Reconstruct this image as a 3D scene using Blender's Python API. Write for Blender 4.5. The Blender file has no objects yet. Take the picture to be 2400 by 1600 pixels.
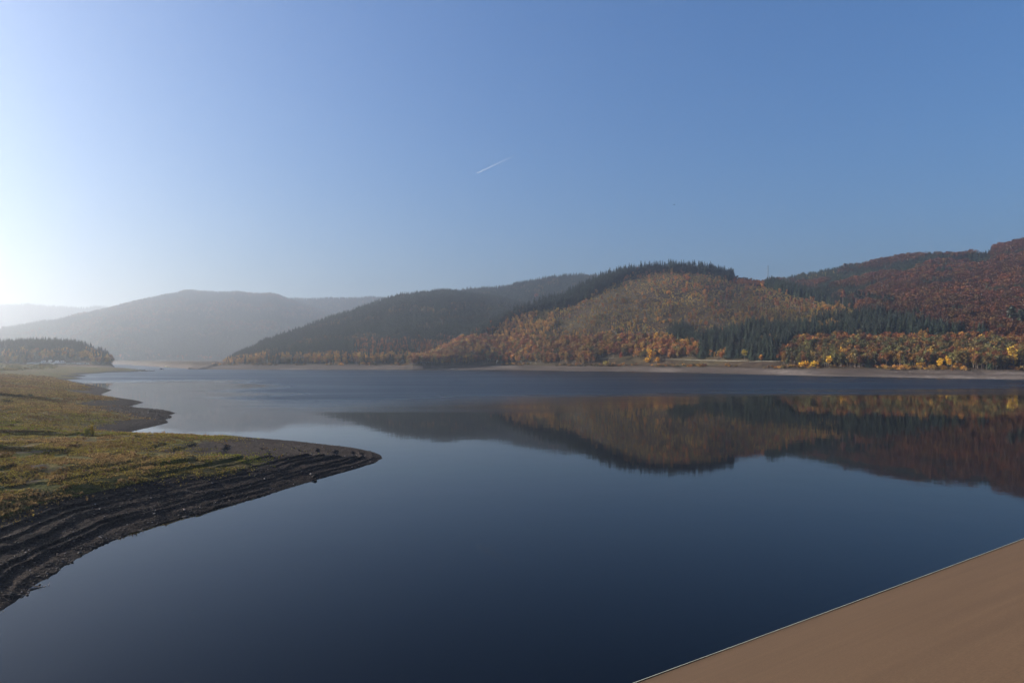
import bpy, bmesh, math, random
import numpy as np
from mathutils import Vector, Matrix

random.seed(7)
RNG = np.random.default_rng(11)
SC = bpy.context.scene
COL = SC.collection
R = math.radians

# ------------------------------------------------------------------ camera
# photograph frame: 2400 x 1600, focal 1600 px (24 mm full frame), eye 20 m above the water, level
F, H, YH, CX = 1600.0, 20.0, 841.0, 1200.0
cam_d = bpy.data.cameras.new("camera"); cam = bpy.data.objects.new("camera", cam_d); COL.objects.link(cam)
cam_d.sensor_width = 36.0; cam_d.lens = 24.0
cam_d.shift_y = (YH - 800.0) / 2400.0
cam_d.clip_start = 0.5; cam_d.clip_end = 120000.0
cam.location = (0, 0, H); cam.rotation_euler = (R(90), 0, 0)
SC.camera = cam

# ------------------------------------------------------------------ light
SUN_AZ, SUN_EL = -78.0, 21.0           # degrees from straight ahead (left negative), elevation
sd = Vector((math.sin(R(SUN_AZ)) * math.cos(R(SUN_EL)), math.cos(R(SUN_AZ)) * math.cos(R(SUN_EL)), math.sin(R(SUN_EL))))
W = bpy.data.worlds.new("World"); SC.world = W; W.use_nodes = True
nt = W.node_tree; bg = nt.nodes["Background"]
sky = nt.nodes.new("ShaderNodeTexSky"); sky.sky_type = 'NISHITA'; sky.sun_disc = False
sky.sun_elevation = R(SUN_EL); sky.sun_rotation = R(SUN_AZ)
sky.altitude = 300; sky.air_density = 1.35; sky.dust_density = 3.6; sky.ozone_density = 9.0
gm = nt.nodes.new("ShaderNodeGamma"); gm.inputs[1].default_value = 0.82; nt.links.new(sky.outputs[0], gm.inputs[0])
hs_ = nt.nodes.new("ShaderNodeHueSaturation"); hs_.inputs["Hue"].default_value = 0.508; hs_.inputs["Saturation"].default_value = 1.10; nt.links.new(gm.outputs[0], hs_.inputs["Color"])
nt.links.new(hs_.outputs[0], bg.inputs[0]); bg.inputs[1].default_value = 0.105
sl = bpy.data.lights.new("sun", 'SUN'); sl.energy = 5.0; sl.angle = R(0.53); sl.color = (1.0, 0.91, 0.79)
so = bpy.data.objects.new("sun", sl); COL.objects.link(so); so.rotation_euler = sd.to_track_quat('Z', 'Y').to_euler(); so.location = (-300, 300, 900)
SC.view_settings.view_transform = 'Standard'; SC.view_settings.look = 'None'; SC.view_settings.exposure = 0.92; SC.view_settings.gamma = 1.0
cy = SC.cycles
cy.max_bounces = 5; cy.diffuse_bounces = 2; cy.glossy_bounces = 3; cy.transmission_bounces = 3; cy.volume_bounces = 1; cy.transparent_max_bounces = 8
cy.use_denoising = True; cy.caustics_reflective = False; cy.caustics_refractive = False
HAZE_DENSITY, HAZE_G = 0.000155, 0.77

# ------------------------------------------------------------------ helpers
def tag(o, label=None, cat=None, group=None, kind=None):
    if label: o["label"] = label
    if cat: o["category"] = cat
    if group: o["group"] = group
    if kind: o["kind"] = kind
    return o

def np_mesh(name, verts, faces, mats=(), fmat=None, smooth=False):
    """faces: list of int arrays (n,k)"""
    me = bpy.data.meshes.new(name)
    verts = np.asarray(verts, dtype=np.float32).reshape(-1, 3)
    if not isinstance(faces, (list, tuple)): faces = [faces]
    faces = [np.asarray(f, dtype=np.int32) for f in faces if len(f)]
    loops = np.concatenate([f.ravel() for f in faces])
    tot = np.concatenate([np.full(len(f), f.shape[1], np.int32) for f in faces])
    start = np.concatenate([[0], np.cumsum(tot)[:-1]]).astype(np.int32)
    me.vertices.add(len(verts)); me.vertices.foreach_set("co", verts.ravel())
    me.loops.add(len(loops)); me.loops.foreach_set("vertex_index", loops)
    me.polygons.add(len(tot)); me.polygons.foreach_set("loop_start", start); me.polygons.foreach_set("loop_total", tot)
    for m in mats: me.materials.append(m)
    if fmat is not None: me.polygons.foreach_set("material_index", np.asarray(fmat, np.int32))
    me.polygons.foreach_set("use_smooth", np.full(len(tot), smooth, bool))
    me.update(calc_edges=True); me.validate()
    return me

def add(name, me, parent=None, loc=None):
    o = bpy.data.objects.new(name, me); COL.objects.link(o)
    if parent: o.parent = parent
    if loc is not None: o.location = loc
    return o

def empty(name, loc=(0, 0, 0), rz=0.0, s=None):
    o = bpy.data.objects.new(name, None); COL.objects.link(o); o.location = loc; o.rotation_euler = (0, 0, rz)
    if s is not None: o.scale = s
    return o

def attr(me, name, data, typ='FLOAT', dom='POINT'):
    a = me.attributes.new(name, typ, dom)
    key = {'FLOAT': 'value', 'INT': 'value', 'FLOAT_VECTOR': 'vector', 'FLOAT_COLOR': 'color'}[typ]
    a.data.foreach_set(key, np.ascontiguousarray(data, dtype=np.int32 if typ == 'INT' else np.float32).ravel())

class MB:
    """collects boxes and bars into one mesh"""
    def __init__(s): s.v, s.f = [], []
    def hexa(s, p):
        b = len(s.v); s.v += [tuple(q) for q in p]
        for f in ((0, 3, 2, 1), (4, 5, 6, 7), (0, 1, 5, 4), (1, 2, 6, 5), (2, 3, 7, 6), (3, 0, 4, 7)): s.f.append([b + i for i in f])
        return s
    def box(s, c, d):
        x, y, z = c; a, b, e = d[0] / 2, d[1] / 2, d[2] / 2
        return s.hexa([(x-a,y-b,z-e),(x+a,y-b,z-e),(x+a,y+b,z-e),(x-a,y+b,z-e),(x-a,y-b,z+e),(x+a,y-b,z+e),(x+a,y+b,z+e),(x-a,y+b,z+e)])
    def bar(s, p, q, w0, w1=None):
        p, q = Vector(p), Vector(q); w1 = w0 if w1 is None else w1
        d = (q - p).normalized(); a = d.cross(Vector((0, 0, 1)) if abs(d.z) < .9 else Vector((1, 0, 0))).normalized(); b = d.cross(a)
        L = []
        for c, w in ((p, w0), (q, w1)):
            L += [c - a*w - b*w, c + a*w - b*w, c + a*w + b*w, c - a*w + b*w]
        return s.hexa(L)
    def build(s, name, mat, parent=None, bevel=0.0):
        me = bpy.data.meshes.new(name); me.from_pydata([tuple(q) for q in s.v], [], s.f); me.materials.append(mat)
        bm = bmesh.new(); bm.from_mesh(me); bmesh.ops.recalc_face_normals(bm, faces=bm.faces)
        if bevel: bmesh.ops.bevel(bm, geom=bm.edges[:], offset=bevel, segments=2, affect='EDGES', profile=.6)
        bm.to_mesh(me); bm.free()
        return add(name, me, parent)

# value noise, vectorised
def _hash(ix, iy, seed):
    n = (ix.astype(np.int64) * 374761393 + iy.astype(np.int64) * 668265263 + seed * 974634533) & 0xffffffff
    n = ((n ^ (n >> 13)) * 1274126177) & 0xffffffff
    n = n ^ (n >> 16)
    return (n & 0xffffff) / float(0xffffff)
def vnoise(x, y, seed=0):
    ix, iy = np.floor(x), np.floor(y); fx, fy = x - ix, y - iy
    fx = fx*fx*fx*(fx*(fx*6-15)+10); fy = fy*fy*fy*(fy*(fy*6-15)+10)
    a, b = _hash(ix, iy, seed), _hash(ix+1, iy, seed); c, d = _hash(ix, iy+1, seed), _hash(ix+1, iy+1, seed)
    return (a*(1-fx)+b*fx)*(1-fy) + (c*(1-fx)+d*fx)*fy
def fbm(x, y, scale, oct=4, seed=0, gain=.5):
    s, a, t = 0, 1.0, 0
    for k in range(oct):
        s = s + a * (vnoise(x/scale*(2**k)+17.3*k, y/scale*(2**k)-9.1*k, seed+k)*2-1); t += a; a *= gain
    return s / t
def sstep(a, b, x):
    t = np.clip((x-a)/(b-a), 0, 1); return t*t*(3-2*t)

# ------------------------------------------------------------------ materials
def mat(name):
    m = bpy.data.materials.new(name); m.use_nodes = True
    n = m.node_tree.nodes; l = m.node_tree.links
    return m, n, l, n["Principled BSDF"]
def N(n, typ, **kw):
    x = n.new(typ)
    for k, v in kw.items(): setattr(x, k, v)
    return x
def ramp(n, stops, interp='LINEAR'):
    r = n.new("ShaderNodeValToRGB"); e = r.color_ramp.elements; r.color_ramp.interpolation = interp
    while len(e) < len(stops): e.new(.5)
    for i, (p, c) in enumerate(stops): e[i].position = p; e[i].color = (*c, 1) if len(c) == 3 else c
    return r
def noise(n, l, scale, detail=4, rough=.55, vec=None):
    x = n.new("ShaderNodeTexNoise"); x.inputs["Scale"].default_value = scale; x.inputs["Detail"].default_value = detail; x.inputs["Roughness"].default_value = rough
    if vec is not None: l.new(vec, x.inputs["Vector"])
    return x
def mix(n, l, fac, a, b, mode='MIX'):
    x = n.new("ShaderNodeMix"); x.data_type = 'RGBA'; x.blend_type = mode
    for s, v in ((0, fac), (6, a), (7, b)):
        if hasattr(v, 'is_linked') or hasattr(v, 'links'): l.new(v, x.inputs[s])
        elif s == 0: x.inputs[0].default_value = v
        else: x.inputs[s].default_value = (*v, 1)
    return x.outputs[2]
def math_(n, l, op, a, b=0.0, c=None):
    x = n.new("ShaderNodeMath"); x.operation = op
    for i, v in enumerate((a, b, c)):
        if v is None: continue
        if hasattr(v, 'links'): l.new(v, x.inputs[i])
        else: x.inputs[i].default_value = v
    return x.outputs[0]

def foliage_mat(name, translucent=.3, var=.35):
    m, n, l, p = mat(name)
    a = N(n, "ShaderNodeAttribute", attribute_name="tint", attribute_type='INSTANCER')
    g = N(n, "ShaderNodeAttribute", attribute_name="leafvar")          # per leaf clump variation of colour
    k = math_(n, l, 'MULTIPLY_ADD', g.outputs["Fac"], var*2, 1-var)
    hv = n.new("ShaderNodeHueSaturation"); l.new(a.outputs["Color"], hv.inputs["Color"]); l.new(k, hv.inputs["Value"])
    l.new(math_(n, l, 'MULTIPLY_ADD', g.outputs["Fac"], .05, .475), hv.inputs["Hue"])
    l.new(hv.outputs[0], p.inputs["Base Color"]); p.inputs["Roughness"].default_value = .75; p.inputs["Specular IOR Level"].default_value = .25
    tr = n.new("ShaderNodeBsdfTranslucent"); l.new(hv.outputs[0], tr.inputs["Color"])
    mx = n.new("ShaderNodeMixShader"); mx.inputs[0].default_value = translucent
    l.new(p.outputs[0], mx.inputs[1]); l.new(tr.outputs[0], mx.inputs[2]); l.new(mx.outputs[0], n["Material Output"].inputs[0])
    return m
M = {}
M['needles'] = foliage_mat("needles", .12, .4)
M['leaves'] = foliage_mat("leaves", .32, .35)
M['blades'] = foliage_mat("blades", .35, .3)
def plain(name, col, rough=.8, var=.25, scale=3.0, metal=0.0):
    m, n, l, p = mat(name)
    tc = n.new("ShaderNodeTexCoord"); nz = noise(n, l, scale, 5, .6, tc.outputs["Object"])
    c = mix(n, l, nz.outputs["Fac"], tuple(v*(1-var) for v in col), tuple(min(1, v*(1+var)) for v in col))
    l.new(c, p.inputs["Base Color"]); p.inputs["Roughness"].default_value = rough; p.inputs["Metallic"].default_value = metal
    return m
M['bark'] = plain("bark", (.11, .075, .055), .9, .4, 8)
M['palebark'] = plain("pale_bark", (.20, .155, .13), .9, .4, 8)
M['white'] = plain("white_paint", (.78, .78, .76), .45, .06)
M['grey'] = plain("grey_paint", (.42, .43, .44), .5, .1)
M['steel'] = plain("steel", (.20, .21, .23), .5, .15)
M['dark'] = plain("dark_wood", (.05, .045, .045), .8, .3)
M['glass'] = plain("dark_glass", (.03, .035, .04), .1, .1)
M['roof'] = plain("roof_tile", (.16, .13, .12), .8, .3)
M['rail'] = plain("rail_zinc", (.50, .47, .38), .55, .1)
M['contrail'] = None

def stone_mat():
    m, n, l, p = mat("stone")
    a = N(n, "ShaderNodeAttribute", attribute_name="tint", attribute_type='INSTANCER')
    tc = n.new("ShaderNodeTexCoord"); nz = noise(n, l, 4, 5, .6, tc.outputs["Object"])
    l.new(mix(n, l, 1.0, a.outputs["Color"], ramp_out(n, l, nz.outputs["Fac"], [(.3, (.6,.6,.6)), (.7, (1.2,1.2,1.2))]), 'MULTIPLY'), p.inputs["Base Color"])
    p.inputs["Roughness"].default_value = .85
    return m
def ramp_out(n, l, fac, stops):
    r = ramp(n, stops); l.new(fac, r.inputs[0]); return r.outputs[0]
M['stone'] = stone_mat()

# ------------------------------------------------------------------ terrain
def px2w(x, y, z=0.0):
    D = F*(H-z)/(y-YH); return ((x-CX)/F*D, D)

# shoreline of the left bank, traced along the water's edge, near to far
SH = [px2w(*p) for p in [(0,1432),(36,1408),(75,1386),(130,1340),(190,1302),(245,1274),(300,1250),(370,1228),(440,1208),(520,1186),(600,1166),(680,1142),(750,1120),(800,1106),
      (850,1092),(880,1083),(896,1074),(893,1066),(872,1058),(845,1052),(800,1047),(720,1038),(640,1031),(560,1027),(500,1025),(420,1022),(340,1017),(296,1012),
      (330,1005),(362,998),(395,990),(386,982),(404,977),(396,972),(411,968),(398,963),(370,961),(330,960),(285,961),(272,958),(300,952),(322,947),(336,943),(325,939),(290,934),(255,929),(236,924),
      (252,918),(262,914),(248,910),(222,904),(196,898),(170,893),(155,890),(196,887),(158,884.5),(205,881),(170,878.5),(232,874.5),(250,872.5),(310,871.2),(366,869.6),(340,868.6),(300,867.6),(268,866.8),(235,866.3)]]
SH = [(-46, 30), (-42.5, 46)] + SH + [(-905, 1300), (-1060, 1490), (-2600, 1800), (-1600, 200), (-260, 22)]
SHA = np.array(SH)

def shore_sdf(X, Y):
    """signed distance to the left shoreline, positive on land (only the water-facing segments count)"""
    P = SHA; Q = np.roll(P, -1, axis=0)
    shp = X.shape; X = X.ravel(); Y = Y.ravel()
    d2 = np.full(X.shape, 1e12); inside = np.zeros(X.shape, bool)
    nseg = len(P)
    for i in range(nseg):
        ax, ay = P[i]; bx, by = Q[i]; ex, ey = bx-ax, by-ay
        cond = ((ay > Y) != (by > Y))
        if ey != 0: inside ^= cond & (X < (ex)*(Y-ay)/ey + ax)
        if i >= nseg - 4: continue
        t = np.clip(((X-ax)*ex+(Y-ay)*ey)/(ex*ex+ey*ey+1e-9), 0, 1)
        d2 = np.minimum(d2, (X-ax-t*ex)**2 + (Y-ay-t*ey)**2)
    d = np.sqrt(d2); return np.where(inside, d, -d).reshape(shp)

NEAR_SEG = 18          # the shore from the dam round to the tip of the cape: a steep bank; the rest is shallow
def near_dist(X, Y):
    d2 = np.full(X.shape, 1e12)
    for i in range(NEAR_SEG):
        (ax, ay), (bx, by) = SHA[i], SHA[i+1]; ex, ey = bx-ax, by-ay
        t = np.clip(((X-ax)*ex+(Y-ay)*ey)/(ex*ex+ey*ey+1e-9), 0, 1); d2 = np.minimum(d2, (X-ax-t*ex)**2+(Y-ay-t*ey)**2)
    return np.sqrt(d2)
def far_dist(X, Y):
    d2 = np.full(X.shape, 1e12)
    for i in range(NEAR_SEG, len(SHA)-4):
        (ax, ay), (bx, by) = SHA[i], SHA[i+1]; ex, ey = bx-ax, by-ay
        t = np.clip(((X-ax)*ex+(Y-ay)*ey)/(ex*ex+ey*ey+1e-9), 0, 1); d2 = np.minimum(d2, (X-ax-t*ex)**2+(Y-ay-t*ey)**2)
    return np.sqrt(d2)
def left_z(X, Y):
    d = shore_sdf(X, Y); dn = near_dist(X, Y)
    d = d + fbm(X, Y, 5.0, 3, 5)*.8*sstep(0, 6, np.abs(d)) + fbm(X, Y, 1.6, 2, 8)*.25
    wob_ = fbm(X, Y, 5.0, 3, 5)*.8
    steep = np.interp(dn+wob_, [0, 1.2, 14, 24, 45, 90, 150], [0, .40, 4.3, 6.0, 7.2, 8.4, 9.6])
    # rounded meeting of the steep near bank and the shallow far side of the cape
    far_ = far_dist(X, Y)
    inland = np.interp(far_, [0, 3, 14, 30, 60, 150, 400], [.0, .75, 2.3, 3.9, 5.9, 9.6, 12])
    z = np.where(d < 0, .30*d, np.minimum(steep, inland))
    wid = sstep(6, 50, d)
    z = z + fbm(X, Y, 38, 4, 21)*1.3*wid + fbm(X, Y, 9, 3, 23)*.28*sstep(3, 14, d)
    # wave-cut steps left by the falling water
    w31 = fbm(X, Y, 14, 2, 31)*.35
    for st, lo, hi, z_a, z_b in ((.46, .66, .94, .15, 3.2), (.66, .66, .94, 3.2, 7.2)):
        zw = z + .10*np.sin(z*5.1+1.0) + .05*np.sin(z*11.7) ; k = zw/st + w31; fr = k-np.floor(k)
        zt = (np.floor(k) + sstep(lo, hi, fr)*.8 + fr*.2)*st - w31*st + (z-zw)
        am = sstep(z_a, z_a+.35, z)*(1-sstep(z_b, z_b+.9, z))*np.clip(.78+fbm(X, Y, 22, 3, 37+int(st*10))*1.5, .12, 1)
        am = am*np.where(dn < 1.5*far_, 1.0, np.clip(1-(dn/np.maximum(far_,.1)-1.5)*1.2, .25, 1))
        z = z + (zt-z)*am*.95
    z = z + fbm(X, Y, 1.1, 3, 41)*.07*sstep(-.5, .6, z)
    return np.maximum(z, -6), d

xs = lambda lst, i: np.array([p[i] for p in lst], float)
# far water line: (px x, depth)
FARW = [(-800, 3300), (150, 3200), (250, 2800), (300, 2300), (350, 1850), (400, 1540), (450, 1360), (500, 1290), (600, 1280), (900, 1262), (1200, 1231), (1400, 1103), (1480, 1066), (1540,1030), (1600, 1000), (1700, 930), (1800, 865), (1900, 820), (2000,778), (2100, 744), (2250, 695), (2400, 660), (2700, 560), (3200, 450)]
def far_shore(px):
    d = np.interp(px, xs(FARW, 0), xs(FARW, 1)); return d
# layers: (px x, ground px y at crest, crest depth, foot depth offset from treeline or absolute)
LAY = {
 'ridge_far':  [(-900,735,4400),(-400,722,4400),(0,714,4400),(120,718,4400),(250,721,4400),(400,735,4300),(700,800,4300)],
 'hill_hazy':  [(-900,800,2300),(-300,790,2450),(0,773,2500),(130,755,2600),(250,727,2700),(340,704,2800),(375,697,2840),(392,690,2850),(402,694,2850),(425,686,2890),(446,684,2900),(452,692,2900),(466,688,2920),(520,692,2950),(600,689,2950),(640,693,2950),(690,708,3000),(760,730,3000),(900,790,2900),(1000,840,2800)],
 'ridge_mid':  [(500,760,3500),(600,715,3500),(680,703,3500),(780,701,3500),(900,699,3500),(960,712,3400),(1050,760,3300)],
 'hill_mid':   [(440,860,1430),(490,858,1450),(540,843,1500),(600,822,1560),(700,785,1680),(800,750,1800),(905,713,1900),(960,700,1950),(1030,690,1950),(1090,697,2000),(1150,704,2000),(1250,730,1950),(1400,790,1850),(1500,840,1700)],
 'ridge_back': [(950,720,2700),(1040,696,2700),(1100,685,2700),(1180,681,2700),(1260,662,2700),(1350,649,2700),(1420,653,2700),(1520,700,2600),(1700,780,2500)],
 'hill_main':  [(900,862,1400),(980,850,1380),(1060,815,1400),(1120,784,1420),(1190,750,1440),(1250,727,1460),(1320,705,1480),(1400,667,1510),(1460,646,1540),(1520,636,1550),(1580,633,1550),(1650,637,1550),(1700,650,1540),(1760,662,1520),(1800,668,1500),(1860,684,1450),(1950,708,1350),(2050,727,1230),(2150,742,1150),(2280,764,1060),(2400,778,980),(2700,800,850),(3200,820,700)],
 'hill_right': [(1550,760,2150),(1700,700,2100),(1800,673,2050),(1840,665,2000),(1900,652,1950),(2000,637,1880),(2100,617,1800),(2170,607,1750),(2250,603,1700),(2320,598,1650),(2400,580,1550),(2600,545,1450),(2900,500,1400),(3200,480,1400)],
}
for _n, _k in (('ridge_far', 1.6), ('hill_hazy', 1.6), ('ridge_mid', 1.5), ('ridge_back', 1.05)): LAY[_n] = [(a, b, c*_k) for a, b, c in LAY[_n]]
LAY['hill_mid'] = [(a, b, c+300*float(np.clip((a-500)/400, 0, 1))) for a, b, c in LAY['hill_mid']]
LNAMES = list(LAY)
def smooth_interp(px, a, b):
    """piecewise linear, gently rounded"""
    o = 0
    for k in (-12, -4, 4, 12): o = o + np.interp(px+k, a, b)
    return o/4
PENIN = [(-900,810,1500),(-300,806,1450),(0,824,1400),(100,819,1390),(170,824,1370),(215,833,1340),(245,846,1320),(275,858,1300),(330,870,1290)]
def terrain(X, Y, full=False):
    px = CX + F*X/Y
    dw = far_shore(px) + fbm(X, Y, 120, 3, 51)*14 + fbm(X, Y, 18, 2, 53)*3
    beach = np.where(Y > dw, np.interp(Y-dw, [0, 80, 140], [0, 10, 13]), (Y-dw)*.12)
    beach = np.maximum(beach, -8)
    rill = fbm(px*3.0, Y, 60, 3, 57)
    beach = beach + np.where(Y > dw, (fbm(X, Y, 30, 4, 58)*.9+fbm(X, Y, 9, 3, 59)*.5)*sstep(0, 40, Y-dw), 0)
    z = beach.copy(); lid = np.full(X.shape, -1)
    for i, nme in enumerate(LNAMES):
        L = LAY[nme]
        d1 = smooth_interp(px, xs(L,0), xs(L,2)); yg = smooth_interp(px, xs(L,0), xs(L,1)) + fbm(px, px*0+i*7.7, 46 if i != 5 else 70, 4, 81+i)*(5.0 if i not in (5, 6) else 2.5)
        z1 = H + (YH-yg)/F*d1
        d0 = np.minimum(dw+80, d1-120) if nme in ('hill_main', 'hill_mid') else (np.minimum(np.maximum(dw + 35, d1-1500) if nme == 'hill_hazy' else dw + 120, d1-300) if nme in ('hill_hazy', 'hill_right') else d1-900)
        b0 = 4.5 if nme == 'hill_hazy' else 10.0
        t = np.clip((Y-d0)/(d1-d0), 0, 1)
        f = .62*t + .38*np.sin(t*math.pi/2)
        b0 = np.minimum(b0, np.maximum(z1, -3.0)); front = b0 + (z1-b0)*f
        back = z1 - (Y-d1)*.30 - np.maximum(Y-d1, 0)**1.35*.01
        zz = np.where(Y < d1, front, back)
        amp = np.clip(4*t*(1-t), 0, 1)*np.clip(z1-10, 0, 200)/200
        zz = zz + amp*(fbm(X, Y, 260, 4, 61+i)*15 + fbm(X, Y, 60, 3, 71+i)*4)
        zz = np.where(Y < d0, -50, zz)
        zz = np.where((px < L[0][0]) | (px > L[-1][0]), -50, zz)
        lid = np.where(zz > z, i, lid); z = np.maximum(z, zz)
    # wooded peninsula on the left
    d1 = smooth_interp(px, xs(PENIN,0), xs(PENIN,2)); z1 = H + (YH-smooth_interp(px, xs(PENIN,0), xs(PENIN,1)))/F*d1
    t = (Y-(d1-130))/130.0
    z1 = np.where(px > 262, z1-(px-262)*.5, z1); zz = np.where(t < 1, -2 + (z1+2)*sstep(0, 1, t), z1 - (Y-d1)*.18)
    zz = np.where((px > 330) | (t < 0) | (zz < 2), -50, zz)
    lid = np.where(zz > z, 20, lid); z = np.maximum(z, zz)
    if full:
        return z, lid, px
    return z

def full_z(X, Y):
    zf, lid, px = terrain(X, Y, True)
    zl, d = left_z(X, Y)
    return np.maximum(zf, zl), np.where(zl > zf, 30, lid), px, d, zl

def grid_mesh(name, us, Ds, mats, min_z=-.6, zfun=None):
    U, D = np.meshgrid(us, Ds, indexing='ij'); X = U*D; Y = D
    z, lid, px, d, zl = full_z(X, Y)
    nu, nd = X.shape; idx = np.arange(nu*nd).reshape(nu, nd)
    q = np.stack([idx[:-1,:-1], idx[1:,:-1], idx[1:,1:], idx[:-1,1:]], -1).reshape(-1, 4)
    zq = z.ravel()[q].max(1); q = q[zq > min_z]
    used = np.zeros(nu*nd, bool); used[q.ravel()] = True; re = np.cumsum(used)-1
    V = np.stack([X, Y, z], -1).reshape(-1, 3)[used]; q = re[q]
    me = np_mesh(name, V, q, mats, smooth=True)
    sel = lambda a: a.ravel()[used]
    return me, V, sel(lid), sel(px), sel(d), (U, D, z)

# ---- ground materials
def hill_mat():
    m, n, l, p = mat("hill_ground")
    geo = n.new("ShaderNodeNewGeometry"); sep = n.new("ShaderNodeSeparateXYZ"); l.new(geo.outputs["Position"], sep.inputs[0])
    n1 = noise(n, l, .012, 6, .6, geo.outputs["Position"]); n2 = noise(n, l, .11, 6, .7, geo.outputs["Position"]); n3 = noise(n, l, .6, 4, .7, geo.outputs["Position"])
    scrub = ramp_out(n, l, n2.outputs["Fac"], [(.30, (.020,.014,.010)), (.48, (.048,.032,.020)), (.60, (.078,.051,.028)), (.72, (.14,.105,.045))])
    olive = ramp_out(n, l, n2.outputs["Fac"], [(.35, (.035,.028,.016)), (.65, (.085,.064,.030))])
    wood = mix(n, l, ramp_out(n, l, n1.outputs["Fac"], [(.45,(0,0,0)),(.58,(1,1,1))]), scrub, olive)
    # drawdown beach: stone and dry mud, banded by old water levels
    mp = n.new("ShaderNodeMapping"); mp.inputs["Scale"].default_value = (.006, .006, 1.1); l.new(geo.outputs["Position"], mp.inputs[0])
    bn = noise(n, l, 1.0, 4, .6, mp.outputs[0])
    bch = ramp_out(n, l, bn.outputs["Fac"], [(.3, (.052,.039,.030)), (.5, (.088,.066,.051)), (.62, (.125,.096,.074)), (.72, (.19,.15,.12))])
    pa = N(n, 'ShaderNodeAttribute', attribute_name='pale')
    bch = mix(n, l, math_(n, l, 'MULTIPLY', pa.outputs['Fac'], ramp_out(n, l, n2.outputs['Fac'], [(.35,(0,0,0)),(.6,(1,1,1))])), bch, (.31, .255, .21))
    bch = mix(n, l, 1.0, bch, ramp_out(n, l, n3.outputs["Fac"], [(.3,(.7,.7,.7)),(.7,(1.25,1.25,1.25))]), 'MULTIPLY')
    zz = math_(n, l, 'MULTIPLY_ADD', n2.outputs["Fac"], 5.0, sep.outputs[2])
    fac = ramp_out(n, l, math_(n, l, 'DIVIDE', zz, 30.0), [(.31, (0,0,0)), (.37, (1,1,1))])
    l.new(mix(n, l, fac, bch, wood), p.inputs["Base Color"]); p.inputs["Roughness"].default_value = .95; p.inputs["Specular IOR Level"].default_value = .1
    b = n.new("ShaderNodeBump"); b.inputs["Strength"].default_value = .8; b.inputs["Distance"].default_value = 1.2; l.new(n3.outputs["Fac"], b.inputs["Height"]); l.new(b.outputs[0], p.inputs["Normal"])
    return m
def bank_mat():
    m, n, l, p = mat("bank_ground")
    geo = n.new("ShaderNodeNewGeometry"); P = geo.outputs["Position"]
    g = N(n, "ShaderNodeAttribute", attribute_name="grass")
    n1 = noise(n, l, .05, 5, .6, P); n2 = noise(n, l, .5, 6, .65, P); n3 = noise(n, l, 4.0, 5, .75, P)
    vo = n.new("ShaderNodeTexVoronoi"); vo.inputs["Scale"].default_value = 3.2; l.new(P, vo.inputs["Vector"])
    gravel = ramp_out(n, l, n3.outputs["Fac"], [(.32, (.016,.012,.0095)), (.5, (.034,.025,.020)), (.68, (.062,.046,.036))])
    gravel = mix(n, l, 1.0, gravel, ramp_out(n, l, vo.outputs["Color"], [(.1,(.6,.58,.58)),(.9,(1.35,1.3,1.25))]), 'MULTIPLY')
    g_a = ramp_out(n, l, n2.outputs["Fac"], [(.30, (.03,.025,.010)), (.45, (.085,.064,.019)), (.58, (.145,.098,.030)), (.72, (.19,.12,.05))])
    g_b = ramp_out(n, l, n2.outputs["Fac"], [(.30, (.028,.028,.008)), (.5, (.080,.078,.014)), (.7, (.13,.105,.025))])
    grass = mix(n, l, ramp_out(n, l, n1.outputs["Fac"], [(.46,(0,0,0)),(.60,(1,1,1))]), g_a, g_b)
    n4 = noise(n, l, .16, 4, .6, P)
    grass = mix(n, l, ramp_out(n, l, n4.outputs['Fac'], [(.56,(0,0,0)),(.64,(1,1,1))]), grass, (.050,.032,.020))
    fine = ramp_out(n, l, n3.outputs["Fac"], [(.3,(.65,.65,.65)),(.7,(1.3,1.3,1.3))])
    grass = mix(n, l, 1.0, grass, fine, 'MULTIPLY')
    fac = math_(n, l, 'ADD', g.outputs["Fac"], math_(n, l, 'MULTIPLY_ADD', n2.outputs["Fac"], .7, -.35))
    l.new(mix(n, l, ramp_out(n, l, fac, [(.4,(0,0,0)),(.6,(1,1,1))]), gravel, grass), p.inputs["Base Color"])
    p.inputs["Roughness"].default_value = .95; p.inputs["Specular IOR Level"].default_value = .1
    b = n.new("ShaderNodeBump"); b.inputs["Strength"].default_value = .9; b.inputs["Distance"].default_value = .12
    l.new(math_(n, l, 'ADD', n3.outputs["Fac"], vo.outputs["Distance"]), b.inputs["Height"]); l.new(b.outputs[0], p.inputs["Normal"])
    return m
M['hill'] = hill_mat(); M['bank'] = bank_mat()

def grass_amount(X, Y, z, d):
    z = z*np.where(near_dist(X, Y) < far_dist(X, Y)*.8, .74, 1.0)
    a = sstep(1.35, 2.9, z + fbm(X, Y, 16, 3, 91)*1.1 + fbm(X, Y, 3, 2, 92)*.25)
    k = np.floor(z/.30); strip = (_hash(k, k*0, 77) > .5)*sstep(.9, 1.5, z)*.8*(fbm(X, Y, 9, 2, 94) > -.2)
    rocky = sstep(0, 1, 1-np.hypot((X+128)/34, (Y-243)/26))         # the stony middle spit
    tip = sstep(-70, -52, X)*(Y < 200)*(Y > 95)*sstep(100, 130, Y)   # bare end of the near cape
    return np.clip(np.maximum(a, strip)*(1-rocky*1.5)*(1-tip*.9), 0, 1)

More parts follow.
